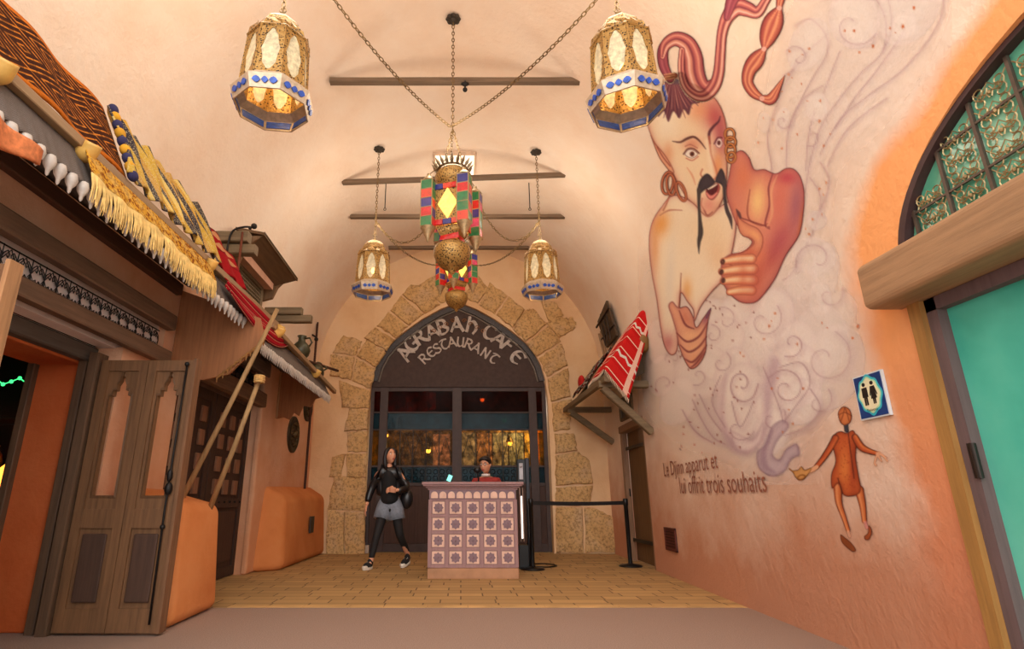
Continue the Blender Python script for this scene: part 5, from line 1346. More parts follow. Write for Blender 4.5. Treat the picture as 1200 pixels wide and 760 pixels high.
skin('black_top', [(-1.06,8.92,.86),V[1],V[2],V[3],(-1.09,8.9,1.40)], [(0,1),(1,2),(2,3),(3,4)], [(.20,.165),(.175,.145),(.165,.13),(.165,.12),(.085,.075)], m_top, t)
skin('leather_jacket', [V[3],(-1.25,8.92,1.36),V[15],(-1.395,8.85,.90),(-.93,8.93,1.355),V[18],(-.93,8.69,1.08),(-1.09,8.95,1.2),(-1.08,8.98,1.0),(-1.20,8.93,1.15),(-1.20,8.93,.98),(-.96,8.94,1.15),(-.95,8.95,.98)],
     [(0,1),(1,2),(2,3),(0,4),(4,5),(5,6),(0,7),(7,8),(1,9),(9,10),(4,11),(11,12)], [(.17,.12),.105,.064,.05,.105,.062,.05,(.15,.10),(.15,.10),.085,.088,.085,.088], m_lea, t)
def shoe(a, d, up, nm):
    a, d, up = Vector(a), Vector(d).normalized(), Vector(up).normalized(); sd = d.cross(up).normalized()
    m_ = Matrix((sd, d, up)).transposed()
    b = MB(); b.sphere(a+d*.05+up*.05, (.046,.12,.05), 14, 10, 0, m_); b.sphere(a-d*.02+up*.085, (.042,.055,.06), 12, 8, 0, m_); sh = b.build(nm, M((24,24,28), .8), t, smooth=True)
    b = MB(); n = 20; pts = [a+d*(.05+.128*math.cos(2*PI*k/n))+sd*(.05*math.sin(2*PI*k/n))+up*.0 for k in range(n)]
    b.prism(pts, up*.035); b.sphere(a+d*.135+up*.035, (.044,.045,.032), 12, 8, 0, m_); b.build('white_sole', M((226,216,202), .7, var=.05), sh, bevel=.006)
    b = MB()
    for k in range(4): p = a+d*(.02+.025*k)+up*(.098-.008*k); b.tube([p-sd*.028, p+sd*.028], .005, 5)
    b.build('lace', M((230,224,214), .8), sh)
shoe((-1.30,8.72,.004), (-.35,-1,0), (0,0,1), 'sneaker')
shoe((-.80,9.10,.035), (-.35,-.85,-.22), (-.05,-.25,1), 'sneaker')
# long hair
b = MB(); Rh = Rm
def hp_(x, y, z): return hc+Rh@Vector((x,y,z))
b.sphere(hp_(0,.022,.03), (.09,.096,.108), 18, 12, 0, Rh)
b.tube([hp_(.0,.07,.05), hp_(.0,.10,-.05), hp_(.02,.09,-.14), hp_(.02,.07,-.24)], [.06,.075,.07,.03], 12)
for sx in (-1, 1): b.tube([hp_(sx*.03,-.04,.11), hp_(sx*.075,-.02,.07), hp_(sx*.088,.01,-.02), hp_(sx*.086,.02,-.12), hp_(sx*.075,.0,-.22)], [.02,.03,.034,.034,.012], 8)
b.build('long_hair', m_hair, t, smooth=True)
t2 = thing('shoulder_bag', 'black leather shoulder bag at the hip of the walking person', 'bag', (-.83, 8.98, .9))
b = MB(); b.sphere((-.82,8.97,.96), (.10,.06,.15), 14, 10); b.build('pouch', m_lea, t2, smooth=True)
b = MB(); b.tube([Vector(p) for p in sm([(-.85,8.9,1.08),(-.88,8.82,1.25),(-.93,8.84,1.40),(-.90,8.96,1.38),(-.84,9.02,1.2),(-.82,8.99,1.06)], 5)], .014, 6); b.build('strap', m_lea, t2, smooth=True)
# ---- host behind the counter
base = (.36, 8.5, 0)
t = thing('person', 'person in a dark red top and glasses standing behind the counter', 'person', base)
V = [(.37,8.5,.82),(.37,8.5,.98),(.37,8.5,1.10),(.37,8.5,1.20),(.365,8.49,1.27),(.36,8.48,1.32),(.29,8.5,.78),(.29,8.48,.43),(.29,8.5,.08),(.29,8.39,.03),(.45,8.5,.78),(.45,8.48,.43),(.45,8.5,.08),(.45,8.39,.03),
     (.21,8.5,1.20),(.14,8.46,1.00),(.26,8.32,1.06),(.53,8.5,1.20),(.60,8.46,1.00),(.48,8.32,1.06)]
skin_r = [(.12,.09),(.105,.08),(.115,.085),(.12,.08),(.048,.048),(.045,.045),.08,.055,.036,.03,.08,.055,.036,.03,.05,.04,.026,.05,.04,.026]
hm = MB(); hc = Vector((.355,8.455,1.425)); Rm = head(hm, hc, -.42, .06, 0, .98)
hand(hm, (.26,8.32,1.06), (.6,-.4,.1), (0,0,-1), (.3,-1,0), .6); hand(hm, (.48,8.32,1.06), (-.6,-.4,.1), (0,0,-1), (-.3,-1,0), .6)
skin('body', V, E, skin_r, m_skin, t, 2, (hm, HM))
m_rtop = M((150,44,38), .8, var=.25, sc=20)
skin('red_top', [(.37,8.5,.86),V[1],V[2],V[3],(.365,8.49,1.245),V[14],V[15],(.245,8.33,1.055),V[17],V[18],(.495,8.33,1.055)], [(0,1),(1,2),(2,3),(3,4),(3,5),(5,6),(6,7),(3,8),(8,9),(9,10)], [(.145,.115),(.125,.1),(.132,.105),(.13,.092),(.065,.06),.066,.055,.04,.066,.055,.04], m_rtop, t)
skin('trousers', [V[0],V[6],V[7],V[8],V[10],V[11],V[12]], [(0,1),(1,2),(2,3),(0,4),(4,5),(5,6)], [(.135,.105),.094,.068,.05,.094,.068,.05], m_tig, t)
b = MB(); b.lathe([(.052,.0),(.062,-.01),(.07,-.035),(.06,-.03)], (.36,8.475,1.305), 16); b.build('white_collar', M((230,220,214), .8, var=.05), t, smooth=True)
b = MB(); b.sphere(hc+Rm@Vector((0,.022,.034)), (.086,.092,.098), 18, 12, 0, Rm); b.sphere(hc+Rm@Vector((0,.10,.06)), (.045,.04,.045), 12, 8, 0, Rm)
b.tube([hc+Rm@Vector(p) for p in [(-.07,-.05,.06),(-.03,-.082,.09),(.03,-.082,.092),(.07,-.05,.06)]], [.018,.022,.022,.018], 8); b.build('tied_hair', m_hair, t, smooth=True)
b = MB()
for sx in (-1, 1):
    c = Vector((sx*.032,-.098,.012)); b.tube([hc+Rm@(c+Vector((.022*math.cos(a),0,.018*math.sin(a)))) for a in [2*PI*i/14 for i in range(14)]], .0025, 5, closed=True)
    b.tube([hc+Rm@Vector((sx*.054,-.096,.014)), hc+Rm@Vector((sx*.076,.0,.01))], .0025, 5)
b.tube([hc+Rm@Vector((-.01,-.1,.014)), hc+Rm@Vector((.01,-.1,.014))], .0025, 5); b.build('glasses', steel_black, t)
b = MB()
for x in (.29,.45): b.sphere((x,8.43,.045), (.045,.12,.045), 12, 8)
b.build('shoe', steel_black, t, smooth=True)
# ================================================================== WALL PAINTING
class Canvas:
    """a painting measured in the photo's frame and laid on the curved wall as a fine coloured skin"""
    def __init__(s, u0, u1, v0, v1, step):
        s.u = np.arange(u0, u1+1e-6, step); s.v = np.arange(v0, v1+1e-6, step); s.st = step; s.u0, s.v0 = u0, v0
        s.U, s.V = np.meshgrid(s.u, s.v); s.c = np.zeros(s.U.shape+(3,)); s.a = np.zeros(s.U.shape)
    def win(s, pts, pad):
        p = np.array(pts)[:, :2]; lo = p.min(0)-pad; hi = p.max(0)+pad
        i0 = max(0, int((lo[0]-s.u0)/s.st)); i1 = min(len(s.u), int((hi[0]-s.u0)/s.st)+2); j0 = max(0, int((lo[1]-s.v0)/s.st)); j1 = min(len(s.v), int((hi[1]-s.v0)/s.st)+2)
        return slice(j0, max(j1, j0)), slice(i0, max(i1, i0))
    def put(s, w, col, al):
        al = np.clip(al, 0, 1); col = np.asarray(col, float)
        a0 = s.a[w]; out = al+a0*(1-al); k = np.where(out > 1e-6, al/np.maximum(out, 1e-6), 0)[..., None]
        s.c[w] = s.c[w]*(1-k)+col*k; s.a[w] = out
    def sdf(s, pts, w):
        X, Y = s.U[w], s.V[w]; p = np.array(pts, float); d = np.full(X.shape, 1e9); ins = np.zeros(X.shape, bool)
        n = len(p)
        for i in range(n):
            ax, ay = p[i]; bx, by = p[(i+1)%n]; ex, ey = bx-ax, by-ay; L = ex*ex+ey*ey+1e-12
            t = np.clip(((X-ax)*ex+(Y-ay)*ey)/L, 0, 1); d = np.minimum(d, (X-ax-t*ex)**2+(Y-ay-t*ey)**2)
            if (ay > by) or (ay < by):
                c = ((ay > Y) != (by > Y)) & (X < ex*(Y-ay)/(ey if ey else 1e-9)+ax); ins ^= c
        d = np.sqrt(d); return np.where(ins, d, -d)
    def fill(s, pts, col, rim=None, rw=8, ra=.8, line=None, lw=1.1, soft=.8, alpha=1, smooth=True, n=5, marks=()):
        q = sm(pts, n, True) if smooth else pts
        w = s.win(q, soft+2); 
        if s.U[w].size == 0: return
        d = s.sdf(q, w); m = np.clip(d/soft*.5+.5, 0, 1)
        C = np.ones(d.shape+(3,))*np.array(col, float)
        X, Y = s.U[w], s.V[w]
        for (cx, cy, rx, ry, an, cc, k) in marks:   # soft colour patches inside the shape
            ca, sa = math.cos(an), math.sin(an); xx = ((X-cx)*ca+(Y-cy)*sa)/rx; yy = (-(X-cx)*sa+(Y-cy)*ca)/ry
            g = (k*np.exp(-(xx*xx+yy*yy)))[..., None]; C = C*(1-g)+np.array(cc, float)*g
        if rim is not None:
            g = (ra*np.exp(-np.maximum(d, 0)/rw*1.6))[..., None]; C = C*(1-g)+np.array(rim, float)*g
        if line is not None:
            g = (np.clip(1.0-np.abs(d-.4)/lw, 0, 1)*.6)[..., None]; C = C*(1-g)+np.array(line, float)*g
        s.put(w, C, m*alpha)
    def stroke(s, pts, wd, col, a=1, n=6, bands=None, soft=.7, fade=0):
        """wd: number or list of full widths along pts; bands: colours across the ribbon"""
        P_ = [list(p)+[wd if not isinstance(wd, (list, tuple)) else wd[i]] for i, p in enumerate(pts)]
        q = np.array(sm(P_, n)) if len(pts) > 2 else np.array(P_, float)
        w = s.win(q, q[:, 2].max()/2+soft+1)
        if s.U[w].size == 0: return
        X, Y = s.U[w], s.V[w]; best = np.full(X.shape, 1e9); S = np.zeros(X.shape); sg = np.zeros(X.shape); R = np.ones(X.shape)
        m_ = len(q)-1
        for i in range(m_):
            ax, ay, aw = q[i]; bx, by, bw = q[i+1]; ex, ey = bx-ax, by-ay; L = ex*ex+ey*ey+1e-12
            t = np.clip(((X-ax)*ex+(Y-ay)*ey)/L, 0, 1); dx, dy = X-ax-t*ex, Y-ay-t*ey; d = np.sqrt(dx*dx+dy*dy); r = (aw+(bw-aw)*t)/2
            k = d-r < best; best = np.where(k, d-r, best); S = np.where(k, (i+t)/m_, S); sg = np.where(k, np.sign(ex*dy-ey*dx)*d/np.maximum(r, .1), sg); R = np.where(k, r, R)
        al = np.clip(.5-best/soft*.5*1.0, 0, 1)*a
        if fade: al = al*np.clip(S/fade, 0, 1)*np.clip((1-S)/fade, 0, 1)
        if bands is not None:
            B = np.array(bands, float); f = np.clip((sg+1)/2, 0, 1)*(len(B)-1); i0 = np.clip(f.astype(int), 0, len(B)-2); fr = (f-i0); fr = (fr*fr*(3-2*fr))[..., None]
            C = B[i0]*(1-fr)+B[i0+1]*fr
        else: C = np.array(col, float)
        s.put(w, C, al)
    def blob(s, cx, cy, rx, ry, an, col, a):
        w = s.win([(cx, cy)], max(rx, ry)*2.4); X, Y = s.U[w], s.V[w]
        if X.size == 0: return
        ca, sa = math.cos(an), math.sin(an); xx = ((X-cx)*ca+(Y-cy)*sa)/rx; yy = (-(X-cx)*sa+(Y-cy)*ca)/ry
        s.put(w, col, a*np.exp(-(xx*xx+yy*yy)))
    def ring(s, cx, cy, rx, ry, an, wd, col, a=1):
        s.stroke([(cx+rx*math.cos(t)*math.cos(an)-ry*math.sin(t)*math.sin(an), cy+rx*math.cos(t)*math.sin(an)+ry*math.sin(t)*math.cos(an)) for t in [2*PI*k/14 for k in range(15)]], wd, col, a, 3)
    def build(s, name, mat, parent, off):
        a = (s.U-CX)/F; b = (CY-s.V)/F; dx = a; dy = CT-b*ST; dz = ST+b*CT
        lo = np.full(a.shape, .5); hi = np.full(a.shape, 16.0)
        def g(t):
            x, y, z = dx*t, dy*t, EYE+dz*t; xr = 2.45+.034*y; A = (xr-XL)/2; cx = (xr+XL)/2
            up = z > ZS
            return np.where(up, np.sqrt(((x-cx)/A)**2+((z-ZS)/VH)**2)-1, x-xr)
        for _ in range(40):
            mid = (lo+hi)/2; neg = g(mid) < 0; lo = np.where(neg, mid, lo); hi = np.where(neg, hi, mid)
        x, y, z = dx*lo, dy*lo, EYE+dz*lo; A = (2.45+.034*y-XL)/2; cx = (2.45+.034*y+XL)/2
        nz = np.where(z > ZS, (z-ZS)/VH, 0); nx = np.where(z > ZS, (x-cx)/A, 1); x = x-nx*off; z = z-nz*off
        keep = s.a > .015; H, W_ = keep.shape
        cell = keep[:-1, :-1] | keep[1:, :-1] | keep[:-1, 1:] | keep[1:, 1:]
        jj, ii = np.nonzero(cell); q = np.stack([jj*W_+ii, jj*W_+ii+1, (jj+1)*W_+ii+1, (jj+1)*W_+ii], 1)
        used = np.unique(q); rm = np.full(H*W_, -1); rm[used] = np.arange(len(used)); q = rm[q]
        co_ = np.stack([x, y, z], -1).reshape(-1, 3)[used]; base = np.array(wloc(parent)) if parent else np.zeros(3)
        me = bpy.data.meshes.new(name); me.vertices.add(len(used)); me.vertices.foreach_set('co', (co_-base).ravel().astype(np.float32))
        me.loops.add(q.size); me.loops.foreach_set('vertex_index', q.ravel().astype(np.int32)); me.polygons.add(len(q))
        me.polygons.foreach_set('loop_start', (np.arange(len(q))*4).astype(np.int32)); me.update(); me.validate()
        c = s.c.reshape(-1, 3)[used]/255.0; c = np.where(c <= .04045, c/12.92, ((c+.055)/1.055)**2.4)
        ca = me.color_attributes.new('paint', 'FLOAT_COLOR', 'POINT'); ca.data.foreach_set('color', np.concatenate([c, s.a.reshape(-1, 1)[used]], 1).ravel().astype(np.float32))
        me.polygons.foreach_set('use_smooth', [True]*len(me.polygons)); me.materials.append(mat)
        o = bpy.data.objects.new(name, me); COL.objects.link(o); o.parent = parent; return o
def paint_mat():
    t = NT('wall_paint'); at = t.n('ShaderNodeAttribute'); at.attribute_name = 'paint'; geo = t.n('ShaderNodeNewGeometry')
    n2 = t.noise(geo.outputs['Position'], 4.5, 6, .65); n3 = t.noise(geo.outputs['Position'], 26, 4)
    v = t.ramp(t.noise(geo.outputs['Position'], 60, 3), [(.3, (.86,.84,.82,1)), (.6, (1,1,1,1))])
    c = t.mix(.3, at.outputs['Color'], v, 'MULTIPLY')
    h = t.math('ADD', n2, t.math('MULTIPLY', n3, .25))
    t.bsdf(c, .82, 0, t.bump(h, .3, .05), spec=.25, alpha=at.outputs['Alpha']); return t.m
m_paint = paint_mat()
T1 = thing('wall_mural', 'painted mural of a moustached djinn rising from curling smoke on the right vault', 'mural', (2.7, 5.5, 1.9))
# ------------------------------------------------ smoke
S = Canvas(748, 1116, -45, 568, 1.6)
LIL = (190,158,166); PALE = (250,238,228); LAV = (214,190,190)
haze = [(762,318),(752,400),(760,480),(800,520),(850,540),(890,560),(925,560),(945,520),(975,480),(1000,430),(1004,380),(985,330),(975,270),(985,200),(1035,150),(1090,70),(1114,0),(1100,-44),(1010,-44),(950,-20),(918,30),(905,80),(895,140),(880,200),(900,260),(860,330)]
S.fill(haze, (248,234,224), soft=34, alpha=.6)
S.fill([(800,330),(780,420),(820,500),(880,520),(930,480),(960,420),(950,350),(900,330),(850,350)], (236,218,214), soft=26, alpha=.5)
def lobe(cx, cy, rx, ry, an=0, k=1.0, sh=1):
    pts = [(cx+rx*math.cos(t)*math.cos(an)-ry*math.sin(t)*math.sin(an), cy+rx*math.cos(t)*math.sin(an)+ry*math.sin(t)*math.cos(an)) for t in [2*PI*i/10 for i in range(10)]]
    S.fill(pts, PALE, rim=LIL, rw=min(rx, ry)*.32, ra=.42*k, soft=1.2, alpha=.72*min(1, k), marks=[(cx-rx*.3, cy-ry*.35, rx*.6, ry*.6, an, (250,240,230), .6)])
def curl(cx, cy, r, a0, turns, flip=1, k=1.0, w=1.3, sq=1.0):
    pts = []
    for i in range(12):
        t = i/11; a = a0+flip*turns*2*PI*t; rr = r*(1-t*.85); pts.append((cx+rr*math.cos(a)*sq, cy+rr*math.sin(a)))
    S.stroke([(x+2.5, y+2.5) for x, y in pts], [r*.30*(1-i/12)+1 for i in range(12)], LIL, .22*k, 4, soft=2.5)
    S.stroke(pts, w, (168,130,138), .62*k, 4)
def line(pts, w=1.5, k=.8, shade=3.5):
    if shade: S.stroke([(x+shade*.4, y+shade*.35) for x, y in pts], [1]+[shade]*(len(pts)-2)+[1], LIL, .28*k, 6, soft=3)
    S.stroke(pts, w*.85, (170,136,142), k*.8, 6)
# upper wisps
for p in ([(898,240),(905,200),(900,160),(912,120),(925,90),(948,60),(970,40)],[(925,225),(922,190),(925,150),(940,118),(965,100)],[(944,226),(950,190),(962,150),(985,115),(1010,85),(1035,60),(1038,20),(1018,-15)],
          [(962,180),(985,140),(1018,112),(1055,85),(1090,45),(1106,10),(1104,-30)],[(970,195),(995,150),(1040,115)],[(932,30),(950,22),(968,40),(970,62),(955,88),(938,120),(925,150)],[(918,88),(928,82),(936,68),(945,62)],
          [(980,150),(1000,118),(1030,80),(1055,45),(1062,32)],[(985,60),(975,85),(966,108)],[(955,130),(948,160),(945,200)],[(1040,-10),(1046,30),(1036,60)]): line(p, 1.4, .6)
for a in [(948,52,22,34,.5,.6),(1002,22,30,36,-.2,.7),(1068,5,34,52,.5,.55),(958,125,14,17,.2,.7),(917,140,8,15,.3,.7),(896,143,8,12,0,.5),(1060,30,14,18,.4,.4)]: lobe(*a)
curl(935,68,16,-2.6,.8,1,.7); curl(1000,28,30,.4,.7,1,.6); curl(918,142,10,0,1.0,1,.7); curl(952,160,12,2,.7,-1,.6)
for p in ([(950,208),(962,230),(957,262),(944,290)],[(962,190),(972,210),(965,240),(950,268)],[(968,255),(955,250),(946,258)],[(940,292),(930,318),(918,328)]): line(p, 1.4, .6)
for a in [(958,258,12,12,0,.6),(955,300,26,22,.4,.6),(940,330,18,22,.3,.5),(968,318,16,34,.1,.55),(962,350,14,20,0,.5),(985,365,20,24,.2,.4)]: lobe(*a)
curl(958,305,26,2.8,.8,1,.7); curl(972,345,18,-.5,.8,1,.6)
# lower cloud, billow after billow
for a in [(842,368,28,18,.2,.8),(868,362,22,22,0,.8),(905,372,26,36,.25,.9),(885,400,26,30,.2,.8),(850,395,24,24,0,.9),(820,440,30,26,.3,.7),(835,425,16,20,0,.8),(775,440,16,24,.2,.6),(770,400,12,26,0,.5),
          (795,470,20,30,.4,.7),(860,440,22,34,.15,.9),(935,400,22,24,0,.8),(960,400,34,44,.25,.5),(975,430,38,52,.35,.55),(930,440,36,40,.3,.9),(870,470,30,46,.1,.9),(905,470,22,30,0,.7),(940,470,24,28,.3,.8),(905,505,20,28,.2,.8)]: lobe(*a)
S.fill([(852,440),(848,480),(856,508),(880,515),(895,495),(895,455),(905,420),(915,428),(905,470),(900,510),(878,532),(856,525),(846,500),(846,460)], (186,152,166), soft=4, alpha=.55)
S.fill([(858,505),(882,515),(895,495),(893,515),(880,528),(864,525)], PALE, rim=LIL, rw=5, soft=2, alpha=.8)
for a in [(870,450,24,0,1.3,1,1.0,1.8,.8),(928,402,17,2.0,.9,-1,1.0),(922,455,24,-2.6,1.3,1,1.0),(865,500,20,.3,.6,1,.9),(845,425,14,-1,.9,1,.8),(818,440,12,2,.8,-1,.7),(780,450,13,2.4,.8,1,.7),(775,390,10,-1.5,.8,1,.6),
          (968,420,34,-1.2,1.1,1,.6),(895,375,24,-.8,.9,1,.7),(835,392,12,-1.6,.9,1,.8),(905,490,18,-.6,.8,1,.9),(958,470,20,-.8,.7,1,.7),(850,375,16,-2,.8,1,.7),(790,420,10,3,.8,1,.6)]: curl(*a)
for p in ([(812,468),(822,490),(836,512),(850,520)],[(820,462),(832,486),(846,505)],[(800,480),(815,505),(835,518)],[(858,470),(868,500),(884,470)],[(895,430),(915,480),(918,500)],[(950,455),(962,478),(945,500),(920,510)],[(915,430),(940,425),(950,450),(930,480),(915,500)],[(845,440),(835,470),(850,500)]): line(p, 1.6, .8, 7)
# tail of the smoke going down to the lamp
S.fill([(905,500),(898,520),(888,530),(890,548),(905,558),(920,552),(928,538),(938,532),(934,520),(922,526),(914,538),(906,532),(912,516),(925,500),(918,492)], (206,184,190), rim=(140,110,128), rw=4, ra=.8, line=(128,98,116), soft=1.5, alpha=.85)
S.stroke([(905,505),(896,528),(897,545),(908,553)], [3,7,7,2], (150,120,140), .5, soft=2)
rs = random.Random(3)
spots = [(991,36,2.6),(1002,36,3.2),(1024,54,3.4),(1008,61,2.4),(1072,9,3.6),(1059,31,4),(1044,33,2.6),(1050,38,1.3),(949,57,2.4),(926,60,2.2),(941,64,1.4),(940,98,2),(925,87,2),(929,91,1.6),(917,107,1.8),(962,118,2.6),(961,142,3),(947,118,1.4),(935,157,2.2),(917,174,2.4),(889,167,2.2),(895,138,1.4),(907,140,1.4),(919,131,1.4),(966,171,2.6),(974,157,1.6),(969,214,2.4),(961,221,2.6),(966,228,1.6),(964,251,2),(953,257,2.6),(949,274,2.4),(945,268,1.4),
 (1000,396,3),(1006,382,3.6),(935,403,2.6),(964,378,2),(970,384,1.6),(909,367,2.4),(902,382,2.8),(896,397,2),(905,376,1.5),(868,413,2.2),(872,417,1.8),(912,443,1.8),(905,455,2.6),(942,455,2.6),(930,496,2.4),(918,506,2),(925,480,1.8)]
for x, y, r in spots: S.ring(x, y, r*.16, r*.3, .3, r*.55, (196,104,54), .95)
for _ in range(70):
    x = rs.uniform(760, 885); y = rs.uniform(350, 530)
    if y > 470 and x < 790: continue
    S.ring(x, y, .3, .5, 0, rs.uniform(.7, 1.3), (128,58,48), .9)
S.build('painted_smoke', m_paint, T1, .005)
# ------------------------------------------------ figure
G = Canvas(752, 948, 78, 436, 1.0)
CR = (250,232,204); RO = (222,140,116); DK = (120,52,58); PU = (136,70,96); OR = (238,168,120)
G.fill([(790,228),(774,244),(764,262),(761,285),(764,318),(770,350),(775,386),(780,407),(788,416),(795,408),(795,380),(797,357),(799,343),(806,353),(813,363),(815,376),(822,360),(835,342),(850,325),(858,300),(864,260),(856,236),(830,250),(812,236)],
       CR, rim=(190,112,104), rw=4, ra=.8, line=(140,72,72), soft=1, marks=[(775,262,11,16,.3,(232,160,84),.9),(768,290,6,30,0,(226,150,90),.6),(786,330,6,60,.05,(236,224,206),.7),(806,340,6,14,0,(232,170,96),.7),(784,402,8,12,0,(190,104,110),.7),(830,270,30,24,0,(242,212,170),.6),(844,300,14,20,0,(232,180,130),.4)])
G.stroke([(799,320),(798,345),(797,360)], [1,1.6,1.4], (150,84,70), .8); G.stroke([(800,246),(785,246),(774,252)], [1,2,1], (170,100,84), .7); G.stroke([(786,226),(782,238),(778,246)], 1.6, (170,90,70), .9)
G.fill([(856,200),(859,186),(864,178),(871,176),(879,184),(885,198),(897,198),(910,203),(922,197),(932,198),(940,208),(944,226),(943,249),(938,275),(922,300),(911,324),(898,343),(886,354),(869,354),(856,344),(848,331),(846,318),(847,306),(856,298),(872,294),(882,284),(876,277),(868,268),(863,260),(858,248),(852,226)],
       RO, rim=(158,74,80), rw=6, ra=.75, line=(112,44,50), soft=1, marks=[(889,236,10,22,.05,(248,206,140),.95),(872,206,10,16,0,(226,132,96),.8),(915,235,10,30,.1,(212,112,96),.7),(934,240,9,34,.08,(146,84,112),.6),(924,208,12,8,0,(190,70,84),.8),(906,300,10,26,.5,(186,84,80),.7),(916,280,12,24,.4,(172,76,92),.6),(884,300,12,14,.3,(236,140,96),.8),(866,320,18,22,0,(240,160,104),.8),(862,250,8,10,0,(232,152,110),.6),(941,262,3,24,.15,(214,130,52),.8)])
G.stroke([(907,203),(902,220),(903,240),(898,262),(903,268)], [1,2,2,2,1], (122,50,60), .8); G.stroke([(880,222),(877,245),(880,258),(893,264),(901,262)], [1,1.8,1.8,1.6,1], (150,70,60), .75)
G.stroke([(903,266),(890,262),(878,258),(868,254),(864,246)], [1,1.6,1.6,1.4,1], (128,54,54), .85); G.stroke([(912,205),(905,225),(906,250),(900,266)], [1,3,3,1], (240,186,140), .5)
# right hand: thumb pointing up, four fingers to the left
G.fill([(864,246),(868,255),(878,262),(890,268),(896,280),(892,296),(880,310),(862,312),(850,306),(856,299),(872,295),(884,285),(880,279),(871,276),(866,266)], (234,160,122), rim=(184,96,80), rw=4, line=(132,56,50), marks=[(886,276,8,6,.4,(244,178,120),.7),(880,298,10,8,-.4,(206,96,70),.7)])
for (x0, y0, x1, y1, w) in ((849,306,882,303,11),(847,318,884,315,12),(849,329,884,328,12),(856,342,882,340,11)):
    G.stroke([(x0,y0),((x0+x1)/2,(y0+y1)/2-1),(x1,y1)], [w*.75,w,w*1.1], OR, 1, bands=[(176,96,78),(236,164,120),(250,218,178),(248,204,158),(228,146,108),(172,88,72)])
G.blob(872,322,6,20,0,(206,100,74),.5); G.blob(888,325,8,24,.2,(196,92,76),.7)
for x, y in ((848,306.5),(846.5,318.5),(848.5,328.5)): G.ring(x, y, 1.2, 1.9, .2, 2.8, (84,44,42), .95)
G.stroke([(864,245),(867,250),(869,255)], [1,3.6,2.4], (96,58,62), .9)
# left hand
G.fill([(784,358),(789,353),(796,360),(806,359),(813,370),(817,383),(825,372),(834,361),(831,376),(829,392),(828,412),(820,427),(810,432),(802,420),(796,404),(793,388),(788,371)], (236,176,142), rim=(176,100,98), rw=4, line=(116,52,56), marks=[(804,372,6,12,-.5,(206,124,104),.7),(810,393,10,5,-.2,(248,196,150),.8),(814,408,9,4,-.4,(244,188,142),.8),(816,420,7,4,-.5,(236,170,126),.8),(828,372,4,8,.3,(158,96,120),.9)])
for p in ([(797,364),(804,380),(814,385)],[(794,390),(806,400),(820,394),(830,378)],[(798,404),(808,412),(820,406),(829,394)],[(803,420),(812,424),(821,416),(829,404)],[(810,431),(818,424),(827,412)]): G.stroke(p, [1.2]+[2.4]*(len(p)-2)+[1.2], (128,58,62), .85)
G.stroke([(834,361),(831,367),(829,372)], [1,3,2.4], (110,70,96), .9)
# head
G.fill([(785,97),(770,110),(761,128),(759,144),(765,162),(771,172),(780,184),(789,202),(797,218),(806,232),(815,240),(822,248),(830,254),(838,250),(846,238),(850,226),(853,205),(853,180),(853,155),(850,137),(844,122),(834,110),(812,97)],
       (246,220,184), rim=(190,110,90), rw=4.5, ra=.75, line=(126,62,60), soft=1, marks=[(838,135,14,22,-.3,(190,88,92),.95),(846,160,8,26,0,(178,84,92),.85),(820,128,14,14,0,(230,152,110),.7),(782,146,16,22,0,(252,238,214),.8),(812,168,12,8,0,(216,140,112),.75),(800,210,10,22,-.5,(248,226,196),.7),(842,196,6,14,0,(228,140,96),.8),(832,240,10,12,0,(224,138,124),.7),(784,178,6,12,0,(226,156,112),.6)])
G.fill([(763,158),(769,168),(778,178),(786,190),(791,201),(787,202),(780,194),(772,182)], (240,184,146), rim=(176,100,82), rw=3, line=(116,52,48), soft=.8)
G.stroke([(771,172),(778,184),(786,194)], 1.6, (146,66,58), .8)
# brows, eyes, nose
G.stroke([(789,165),(798,166),(806,162),(814,160),(821,165),(828,174)], [.8,2.2,3,2.6,2,1], (96,54,50), .95); G.stroke([(833,168),(832,156),(837,148),(843,142),(845,136)], [1.4,3.4,3.2,2.4,1], (96,48,62), .95)
G.fill([(803,180),(807,175),(813,175),(819,180),(813,185),(807,184)], (246,236,226), line=(96,44,44), lw=1, soft=.6); G.ring(812,180,1.4,1.6,0,2.8,(120,60,40),1); G.ring(812,180,.3,.3,0,1.6,(40,20,20),1)
G.stroke([(802,180),(807,174),(814,174),(820,179)], 1.7, (96,44,44), .9); G.stroke([(804,171),(810,169),(818,173)], 1.4, (176,96,84), .7); G.stroke([(805,185),(812,187.5),(819,183)], 1.3, (190,100,90), .8)
G.fill([(839,168),(842,162),(846,162),(848,168),(845,173),(841,172)], (240,216,210), line=(96,36,52), lw=1, soft=.6); G.ring(843.5,167,1,1.6,0,2.2,(96,44,44),1); G.stroke([(838,168),(842,161),(847,161)], 1.5, (96,36,52), .9)
G.stroke([(832,160),(834,180),(840,198),(841,206),(836,211)], [3,2.4,2.2,2.4,1.4], (192,110,88), .75); G.stroke([(829,165),(833,188),(836,204)], [3,5,6], (252,232,204), .8, soft=2); G.stroke([(824,198),(822,204),(826,209)], 1.8, (196,116,88), .8); G.blob(843,190,4,12,0,(240,176,120),.6)
G.stroke([(806,196),(812,205),(816,216)], [1,2.4,1], (222,150,116), .6)
